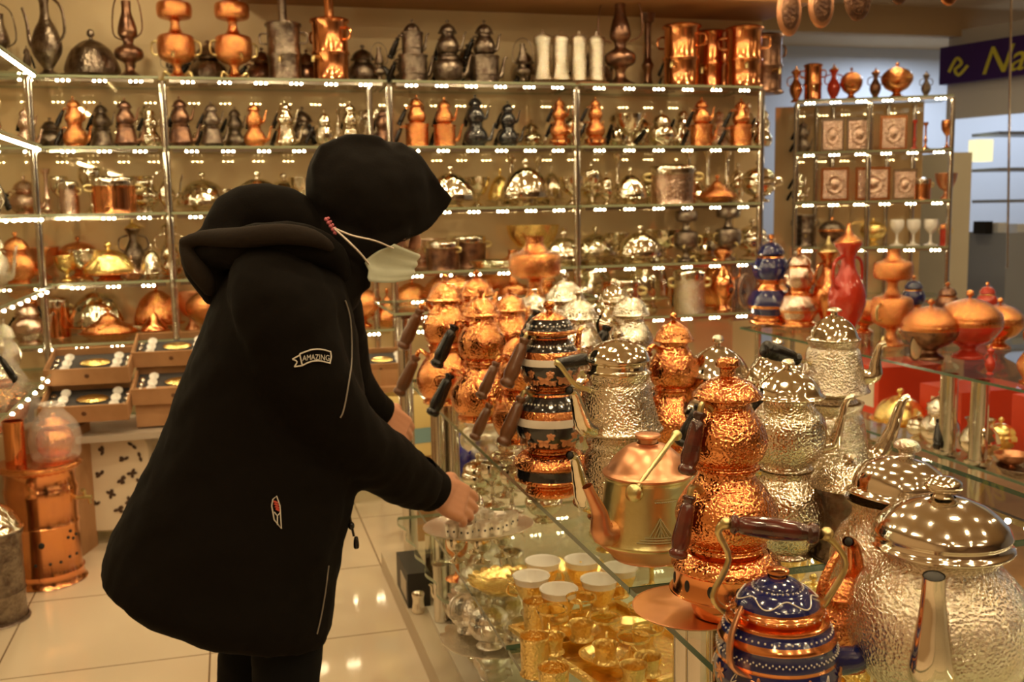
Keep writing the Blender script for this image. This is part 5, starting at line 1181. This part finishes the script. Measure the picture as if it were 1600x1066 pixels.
fr = tag(empty('sign_soffit'), 'white bulkhead under the purple sign of the next shop', 'bulkhead'); MB().box(0, L_+3, .1, .14, -hh/2-.25, hh/2+.12).build('panel', WHITE, fr, smooth=False); fr.location = sg.location; fr.rotation_euler = sg.rotation_euler; link_tree(fr)
def cab(px0, px1, ytop, ybot, d, depth_, name, label, m, cat, zb=None):
    a = pd_(px0, ytop, d); b = pd_(px1, ytop, d); zt = a.z; z0 = pd_(px0, ybot, d).z if zb is None else zb
    o = MB().box(a.x, b.x, a.y, a.y+depth_, max(z0, 0), zt).build(name, m, smooth=False, link=True); tag(o, label, cat); return o
GB = mat('blue_grey_laminate', (.30,.33,.38), .4); CRM = mat('cream_laminate', (.62,.58,.46), .5)
cab(1490, 1526, 238, 480, 6.3, .3, 'tall_cabinet', 'narrow cream cabinet at the edge of the next shop', CRM, 'cabinet', 0)
cab(1528, 1572, 366, 480, 7.8, .4, 'service_counter', 'dark blue grey service counter in the next shop', mat('dark_blue_grey', (.12,.13,.16), .4), 'counter', 0)
cab(1574, 1720, 364, 520, 6.9, .5, 'service_counter', 'light blue grey service counter at the right edge', GB, 'counter', 0)
for i, y in enumerate((205, 262, 312)): cab(1562, 1700, y, y+5, 7.7, .3, 'wall_shelf', f'{["upper", "middle", "lower"][i]} grey shelf on the wall of the next shop', mat('grey_shelf', (.35,.38,.42), .4), 'shelf')
cab(1528, 1558, 218, 252, 7.8, .1, 'lit_panel', 'small yellowish lit panel in the next shop', mat('lit_yellow_panel', (.8,.75,.4), .5, emit=((1,.9,.5), 2.2)), 'light panel')
for i, (px, w_) in enumerate(((1540,14),(1560,16),(1590,24))):
    o = cab(px, px+w_, 346+i*2, 366, 7.0, .12, 'counter_item', ['dark item on the dark service counter', 'white paper pile on the service counter', 'white bag on the light service counter'][i], [M('black'), WHITE, WHITE][i], 'counter item')
    o.location.z = .0
struct(MB().box(3.9, 9.9, 8.4, 8.45, 0, CEIL), 'wall_next_shop', mat('cool_wall', (.60,.64,.70), .6))
# vertical glass pane frame at the right
o = tag(MB().tube([tuple(pd_(1581,-40,5.4)), tuple(pd_(1578,120,5.4)), tuple(pd_(1574,420,5.4))], .006, 8, smooth=1).build('thin_rod', M('chrome'), link=True), 'thin vertical rod hanging at the far right', 'rod')
# ================================================================ THE WOMAN
YB = 2.2
def Q(px, py, y=YB): return P(px, py, 1, y)
PXM = 2.2/F   # metres per pixel near her
def remesh(mb, name, m, vox, parent=None, smooth_it=6, disp=None):
    o = mb.build(name, m); C.objects.link(o)
    r = o.modifiers.new('r', 'REMESH'); r.mode = 'VOXEL'; r.voxel_size = vox; r.use_smooth_shade = True
    s_ = o.modifiers.new('s', 'SMOOTH'); s_.iterations = smooth_it; s_.factor = .5
    if disp:
        tx = bpy.data.textures.new('folds', 'CLOUDS'); tx.noise_scale = disp[0]; dm = o.modifiers.new('d', 'DISPLACE'); dm.texture = tx; dm.strength = disp[1]; dm.texture_coords = 'GLOBAL'
    bpy.context.view_layer.update(); dg = bpy.context.evaluated_depsgraph_get()
    me = bpy.data.meshes.new_from_object(o.evaluated_get(dg)); o.modifiers.clear(); old = o.data; o.data = me; me.name = name
    me.polygons.foreach_set('use_smooth', [True]*len(me.polygons))
    if not me.materials: me.materials.append(m)
    C.objects.unlink(o)
    if parent: o.parent = parent; KIDS.setdefault(parent, []).append(o)
    return o
def cap(mb, a, b, ra, rb, ry=1.0, seg=20, n=1):
    """tapered rounded limb"""
    a = Vector(a); b = Vector(b); d = (b-a)
    mb.tube([a, a+d*.33, a+d*.66, b], [ra, ra+(rb-ra)*.33, ra+(rb-ra)*.66, rb], seg, smooth=2, flat=None)
    mb.ball(a, ra, seg, 10); mb.ball(b, rb, seg, 10); return mb
COAT = mat('black_wool_coat', (.0042, .0028, .0018), .9, 0, ('noise', 300, .3), spec=.12)
HIJ = mat('black_jersey_scarf', (.0050, .0034, .0024), .85, 0, ('noise', 250, .25), spec=.15)
LIN = mat('brown_grey_hood_lining', (.018, .0125, .009), .9, 0, ('noise', 200, .4), spec=.15)
SKIN = mat('skin', (.56, .27, .16), .5, 0, ('noise', 180, .15))
MASKM = mat('pale_green_surgical_mask', (.55, .58, .46), .75, 0, ('noise', 60, .3))
person = empty('person')
# ---- joints
NS = Vector((.0, -.185, 0)); 
sh_n = Q(432, 455, YB-.17); el_n = Q(520, 668, YB-.10); wr_n = Q(672, 762, 2.33); 
sh_f = Q(500, 450, YB+.17); el_f = Q(545, 600, YB+.22); wr_f = Q(596, 648, YB+.30)
neck = Q(520, 400); headc = Q(585, 318)
# ---- body (one continuous mesh: head, neck, trunk, arms, hands, legs)
b = MB()
hx = Vector((math.cos(-.55), 0, math.sin(-.55)))      # where the face looks: forward and down
hz = Vector((math.sin(.55), 0, math.cos(.55)))
HM = Matrix((( hx.x, 0, hz.x, headc.x), (0, 1, 0, headc.y), (hx.z, 0, hz.z, headc.z), (0,0,0,1)))
b.ball((0,0,.02), (.098,.075,.100), 26, 16, X=HM); b.ball((.028,0,-.045), (.070,.058,.075), 24, 14, X=HM)
b.ball((.088,0,-.088), (.020,.024,.018), 14, 8, X=HM)               # chin
b.tube([(.092,0,.015),(.104,0,-.008),(.120,0,-.030),(.108,0,-.040)], [.009,.010,.013,.009], 12, X=HM)   # nose
for s in (-1, 1):
    b.ball((.080,s*.030,.022), (.018,.022,.008), 12, 8, X=HM)       # brow
    b.ball((.070,s*.038,-.025), (.024,.022,.020), 12, 8, X=HM)      # cheek
    b.ball((-.005,s*.075,-.012), (.018,.008,.030), 12, 8, X=HM)     # ear
b.tube([(.094,-.022,-.060),(.104,0,-.058),(.094,.022,-.060)], .007, 8, X=HM)
cap(b, headc+Vector((-.03,0,-.06)), Q(490, 455), .056, .062)
chest = Q(455, 510); pel = Q(400, 790)
for (c_, r_) in ((Q(468,450),(.10,.15,.08)), (chest,(.12,.165,.15)), (Q(430,620),(.11,.14,.14)), (pel,(.125,.165,.13))): b.ball(c_, r_, 24, 14)
cap(b, chest, pel, .11, .115)
for s in (-1, 1):
    hip = pel+Vector((0, s*.09, -.06)); kn = Vector((pel.x+.03+.03*s*-1, YB+s*.09, .50)); an_ = Vector((pel.x-.02-.04*s, YB+s*.095, .09))
    cap(b, hip, kn, .085, .058); cap(b, kn, an_, .056, .038); cap(b, an_+Vector((0,0,-.03)), an_+Vector((.13,0,-.055)), .036, .028)
for (s0, e0, w0, up_) in ((sh_n, el_n, wr_n, 1), (sh_f, el_f, wr_f, 1)):
    cap(b, s0, e0, .052, .040); cap(b, e0, w0, .040, .026)
def hand(b, w0, d, palmn, curl, spread=.3, sc=1.0, side=1):
    """palm from the wrist w0 along d, five fingers bent towards palmn"""
    d = Vector(d).normalized(); n = Vector(palmn); n = (n-d*n.dot(d)).normalized(); s_ = d.cross(n).normalized()*side
    pl = .085*sc
    for k in range(5):
        t = (k-2)/2*.028*sc
        b.tube([w0+s_*t*.6, w0+d*pl*.5+s_*t, w0+d*pl+s_*t*1.05-n*.003], [.015*sc, .0145*sc, .0125*sc], 10)
    for k, (L, off) in enumerate(((.070,-.030),(.080,-.010),(.075,.010),(.058,.029))):
        base = w0+d*(pl-.006*abs(k-1.3))*1+s_*off*sc*1.05; a = 0; p_ = base; pts = [base-d*.012, base]
        for j, f in enumerate((.42,.32,.26)):
            a += curl[j]*(1+.12*k); dr = (d*math.cos(a)+n*math.sin(a)+s_*(off*spread*6)*.3).normalized(); p_ = p_+dr*L*f*sc; pts.append(p_)
        b.tube(pts, [.0095*sc,.0092*sc,.0085*sc,.0078*sc,.0066*sc], 10)
        b.ball(pts[-1], .0068*sc, 10, 6)
    tb = w0+d*.022*sc-s_*.026*sc; t1 = tb+(d*.6-s_*.55+n*.45).normalized()*.040*sc; t2 = t1+(d*.85+n*.5-s_*.05).normalized()*.032*sc; t3 = t2+(d*.85+n*.5+s_*.25).normalized()*.024*sc
    b.tube([tb, t1, t2, t3], [.0145*sc,.0120*sc,.0100*sc,.0078*sc], 10); b.ball(t3, .008*sc, 10, 6)
tgt_n = Q(748, 800, 2.37)
hand(b, wr_n+ (tgt_n-wr_n).normalized()*.01, (tgt_n-wr_n), (-.1,1,-.55), (.22,.40,.35), side=-1, sc=1.15)
tgt_f = Q(640, 684, YB+.34)
hand(b, wr_f, (tgt_f-wr_f), (-.2,1,-.5), (.3,.5,.4), side=-1, sc=1.05)
body = remesh(b, 'body', SKIN, .0042, person, 4)
# eyes
for s in (-1, 1):
    e_ = MB().ball((.0885,s*.030,.006), (.010,.013,.009), 14, 10, X=HM); e_.build('eye', mat('eye_white', (.7,.66,.6), .2), person)
    MB().ball((.0965,s*.030,.004), (.003,.006,.006), 10, 8, X=HM).build('iris', M('dark'), person)
    MB().tube([(.092,s*.014,.030),(.100,s*.030,.034),(.090,s*.048,.028)], [.002,.003,.002], 8, X=HM).build('eyebrow', M('dark'), person)
# ---- scarf
h = MB()
def QH(px, py, dy=0): return Q(px, py, YB+dy)
h.ball(QH(580,306), (.132,.112,.118), 30, 18)
h.ball(QH(548,300), (.095,.108,.118), 30, 18)
h.ball(QH(612,292), (.085,.098,.095), 26, 16)
def wedge(mb, pts, hw):   # pts: outline in the photo plane, hw: half width for each
    n = len(pts); vs = []
    for (px, py), w in zip(pts, hw): q = QH(px, py); vs += [(q.x, q.y-w, q.z), (q.x, q.y+w, q.z)]
    fs = [tuple(2*i for i in range(n)), tuple(2*i+1 for i in reversed(range(n)))]+[(2*i, 2*i+1, 2*((i+1) % n)+1, 2*((i+1) % n)) for i in range(n)]
    return mb.add(vs, fs)
# peak over the forehead, side drape and throat
wedge(h, [(620,222),(650,244),(682,282),(706,311),(694,330),(668,356),(640,372),(612,372),(590,330)], [.05,.05,.042,.018,.022,.045,.065,.075,.09])
wedge(h, [(483,262),(498,228),(540,212),(590,214),(625,262),(630,368),(600,386),(570,400),(572,428),(578,446),(560,458),(538,462),(520,430),(505,350),(488,300)], [.055,.055,.05,.055,.085,.085,.085,.085,.065,.045,.045,.05,.07,.07,.06])
cap(h, QH(545,350), QH(500,440), .085, .095)
scarf = remesh(h, 'headscarf', HIJ, .007, person, 9, (.07, .010))
# ---- coat
c = MB(); n = 40
LVLS = [((432,388),(528,384),.085),((372,402),(536,412),.150),((350,425),(540,440),.190),((336,455),(546,470),.212),((318,500),(556,520),.222),((302,545),(562,580),.225),((286,590),(565,625),.222),((266,640),(563,680),.222),((245,690),(556,740),.226),((222,742),(544,800),.235),((198,792),(532,855),.245),((172,845),(524,905),.252),((157,885),(518,945),.256),((160,897),(516,956),.250),((196,922),(514,972),.240),((225,934),(508,982),.225)]
vs = []; fs = []
for (pl, pr, hw) in LVLS:
    a = Q(*pl); d = Q(*pr); m_ = (a+d)/2; hx_ = (d-a)/2
    # the hem flares in folds
    for k in range(n):
        t = 2*PI*k/n; cs, sn = math.cos(t), math.sin(t); ex = math.copysign(abs(cs)**.85, cs); ey = math.copysign(abs(sn)**.85, sn)
        vs.append(m_+hx_*ex+Vector((0, hw*ey, 0)))
for i in range(len(LVLS)-1):
    for k in range(n): fs.append((i*n+k, (i+1)*n+k, (i+1)*n+(k+1) % n, i*n+(k+1) % n))
fs.append(tuple(range(n))); fs.append(tuple((len(LVLS)-1)*n+k for k in reversed(range(n))))
c.add(vs, fs)
# sleeves
c.tube([Q(425,430,YB-.10), Q(440,480,YB-.175), Q(478,590,YB-.185), Q(530,674,YB-.14), Q(600,724,YB-.02), Q(658,760,YB+.10)], [.085,.098,.090,.082,.072,.060], 24, smooth=3)
c.tube([Q(490,430,YB+.10), Q(510,500,YB+.19), Q(535,580,YB+.23), Q(564,622,YB+.26), Q(584,638,YB+.285)], [.08,.09,.07,.055,.050], 24, smooth=3)
coat = remesh(c, 'coat', COAT, .010, person, 8, (.10, .018))
# cuffs
for (pts, r_) in (((Q(650,748,YB+.095), Q(677,768,YB+.13)), (.058,.052)), ((Q(578,634,YB+.275), Q(595,646,YB+.295)), (.047,.043))):
    MB().tube(pts, list(r_), 24, smooth=1, cap=False).tube(pts, [r_[0]-.006, r_[1]-.006], 24, smooth=1, cap=False).build('cuff', COAT, person)
# hood
hd = MB()
hd.tube([Q(345,395,YB-.02), Q(372,345,YB), Q(420,335,YB), Q(470,350,YB-.02), Q(505,385,YB-.05)], [.055,.060,.066,.055,.035], 22, smooth=3)
hd.tube([Q(300,378,YB), Q(350,392,YB-.07), Q(410,380,YB-.14), Q(470,380,YB-.16), Q(515,398,YB-.12), Q(532,432,YB-.07)], [.022,.038,.042,.040,.034,.026], 18, smooth=3)
hd.tube([Q(300,378,YB), Q(350,392,YB+.07), Q(410,380,YB+.14), Q(470,380,YB+.16), Q(520,400,YB+.12)], [.022,.038,.042,.040,.034], 18, smooth=3)
hd.tube([Q(284,380,YB), Q(312,408,YB-.01), Q(338,440,YB-.02), Q(350,470,YB-.02)], [.012,.040,.042,.035], 18, smooth=3)
hood = remesh(hd, 'hood', COAT, .008, person, 8, (.08, .010))
ln = MB()
ln.tube([Q(282,379,YB-.03), Q(320,372,YB-.075), Q(380,371,YB-.165), Q(440,366,YB-.205), Q(488,372,YB-.205), Q(518,388,YB-.165)], [.010,.017,.021,.021,.018,.010], 14, smooth=4)
ln.tube([Q(286,384,YB-.03), Q(302,410,YB-.045), Q(322,440,YB-.055), Q(330,462,YB-.05)], [.010,.022,.020,.010], 14, smooth=4)
lining = remesh(ln, 'hood_lining', LIN, .006, person, 4)
# trousers
tr = MB(); tr.ball(pel, (.135,.175,.14), 24, 14)
for s in (-1, 1):
    hip = pel+Vector((0, s*.09, -.06)); kn = Vector((pel.x+.03-.03*s, YB+s*.09, .50)); an_ = Vector((pel.x-.02-.04*s, YB+s*.095, .10))
    cap(tr, hip, kn, .10, .078); cap(tr, kn, an_, .078, .062)
remesh(tr, 'trousers', mat('black_trousers', (.004,.004,.0045), .9, spec=.15), .012, person, 6, (.08, .012))
for s in (-1, 1):
    an_ = Vector((pel.x-.02-.04*s, YB+s*.095, .06)); sh = MB(); sh.ball(an_+Vector((.0,0,-.01)), (.052,.046,.05), 18, 10); cap(sh, an_+Vector((0,0,-.022)), an_+Vector((.13,0,-.03)), .036, .030)
    remesh(sh, 'shoe', M('black'), .008, person, 3)
# ---- mask (pleated sheet over nose and mouth) and its ear straps
mk = MB(); nu, nv = 14, 12; top = [(618,384),(655,397)]; ed = []
OUTL = dict(tl=(616,381), tr=(655,398), br=(640,437), bl=(576,437), ml=(570,406))
vs = []
for j in range(nv+1):
    v = j/nv
    L = Vector((616+(571-616)*min(1, v*1.9) + (6 if v > .53 else 0)*(v-.53)*2, 381+(402-381)*min(1, v*1.9)+(440-402)*max(0, (v-.45)/.55), 0))
    R_ = Vector((655+(643-655)*v, 398+(436-398)*v, 0))
    for i in range(nu+1):
        u = i/nu; px = L.x+(R_.x-L.x)*u; py = L.y+(R_.y-L.y)*u+4*math.sin(PI*u)*v
        bulge = .072*(1-u)**.75; vs.append(Q(px, py, YB-.012-bulge)+Vector((.0025*math.sin(v*PI*6), 0, 0)))
fs = [(j*(nu+1)+i, j*(nu+1)+i+1, (j+1)*(nu+1)+i+1, (j+1)*(nu+1)+i) for j in range(nv) for i in range(nu)]
mk.add(vs, fs); n0 = len(mk.v)
mk.add([(v[0], 2*YB-v[1], v[2]) for v in [tuple(q) for q in vs]], [tuple(reversed(f)) for f in fs])
mo = mk.build('face_mask', MASKM, person); sm_ = mo.modifiers.new('th', 'SOLIDIFY'); sm_.thickness = .002
EAR = (521, 355)
def strap(pts, name, r=.0035):
    MB().tube([Q(px, py, YB-dy) for px, py, dy in pts], r, 8, smooth=4, flat=.5).build(name, mat('white_strap', (.72,.62,.54), .7), person)
strap([(521,356,.110),(550,368,.112),(585,376,.105),(614,388,.085)], 'mask_strap')
strap([(523,358,.110),(545,378,.115),(562,395,.105),(576,412,.090)], 'mask_strap', .0045)
cl = MB()
for k in range(5): cl.ball(Q(510+k*3.4, 343+k*5.2, YB-.108), .0045, 8, 6); cl.ball(Q(513+k*3.4, 341+k*5.2, YB-.110), .003, 8, 6)
cl.build('pink_beaded_clip', mat('pink_beads', (.62,.16,.20), .4), person)
# ---- trim lying on the coat, found on its surface
bv = BVHTree.FromPolygons([v.co for v in coat.data.vertices], [tuple(p_.vertices) for p_ in coat.data.polygons])
def lay(px, py, off=.0025):
    d = (Q(px, py)-CAM).normalized(); hit = bv.ray_cast(CAM, d)
    return (hit[0]+hit[1]*off) if hit[0] else Q(px, py, YB-.25)
def piping(pts, r, name, m, par=person, dens=3):
    q = cr([(a_, b_, 0) for a_, b_ in pts], dens); MB().tube([lay(a_, b_) for a_, b_, _ in q], r, 6, smooth=1).build(name, m, par)
PIPE = mat('grey_piping', (.22,.19,.16), .6); STITCH = mat('white_stitching', (.62,.58,.52), .7)
piping([(538,470),(546,500),(548,560),(543,600),(536,640),(531,652)], .0016, 'zip', PIPE)
piping([(512,884),(507,925),(500,965),(494,990)], .0014, 'pocket_zip', PIPE)
# ribbon badge
bd = MB()
def rib(pts, r=.0014):
    q = cr([(a_, b_, 0) for a_, b_ in pts], 3); bd.tube([lay(a_, b_) for a_, b_, _ in q], r, 6, smooth=1)
rib([(468,553),(485,547),(500,546),(515,550)]); rib([(472,571),(485,565),(500,564),(515,568)]); rib([(468,553),(470,562),(472,571)]); rib([(515,550),(516,559),(514,568)])
rib([(468,555),(457,561)]); rib([(457,561),(464,565),(460,573)]); rib([(460,573),(472,571)])
bd.build('ribbon_outline', STITCH, person)
c = bpy.data.curves.new('badge_text', 'FONT'); c.body = 'AMAZING'; c.size = .0125*1.55; c.align_x = 'CENTER'
o = bpy.data.objects.new('badge_lettering', c); C.objects.link(o); bpy.context.view_layer.update(); me = bpy.data.meshes.new_from_object(o.evaluated_get(bpy.context.evaluated_depsgraph_get())); C.objects.unlink(o)
wdt = max(v.co.x for v in me.vertices)-min(v.co.x for v in me.vertices)
for v in me.vertices:
    u = v.co.x/wdt; v.co = lay(493+u*41, 562-8*(0.25-u*u*1.0)+1-v.co.y/(.0125*1.55)*12+1, .003)
me.materials.clear(); me.materials.append(STITCH); bo_ = bpy.data.objects.new('badge_lettering', me); bo_.parent = person; KIDS[person].append(bo_)
# pocket badge, red and white
pz = MB(); 
for pts in ([(426,780),(432,775),(437,790),(439,826),(428,812),(424,790),(426,780)], [(428,800),(433,806),(438,800)], [(433,806),(433,820)]):
    pz.tube([lay(a_, b_) for a_, b_ in pts], .0012, 6, smooth=1)
pz.build('pocket_badge', STITCH, person)
pz = MB()
for k in range(4): pz.tube([lay(427+k*1.2, 783+k*4), lay(434+k*.8, 786+k*4)], .002, 6, smooth=1)
pz.build('red_stitching', mat('red_thread', (.5,.06,.03), .7), person)
# drawstring
MB().tube([Q(533,740,YB-.10), Q(538,765,YB-.10), Q(548,815,YB-.10), Q(553,838,YB-.10)], .0028, 8).build('drawstring', M('black'), person)
MB().lathe([(0,0),(.005,0),(.006,.01),(.004,.024),(0,.026)], 10, X=Matrix.Translation(Q(557,857,YB-.10))).ball(Q(549,822,YB-.10), (.007,.006,.009), 10, 6).build('toggle', M('black'), person)
tag(person, 'woman in black coat, headscarf and pale face mask bending to the oval silver tray', 'person')
link_tree(person)
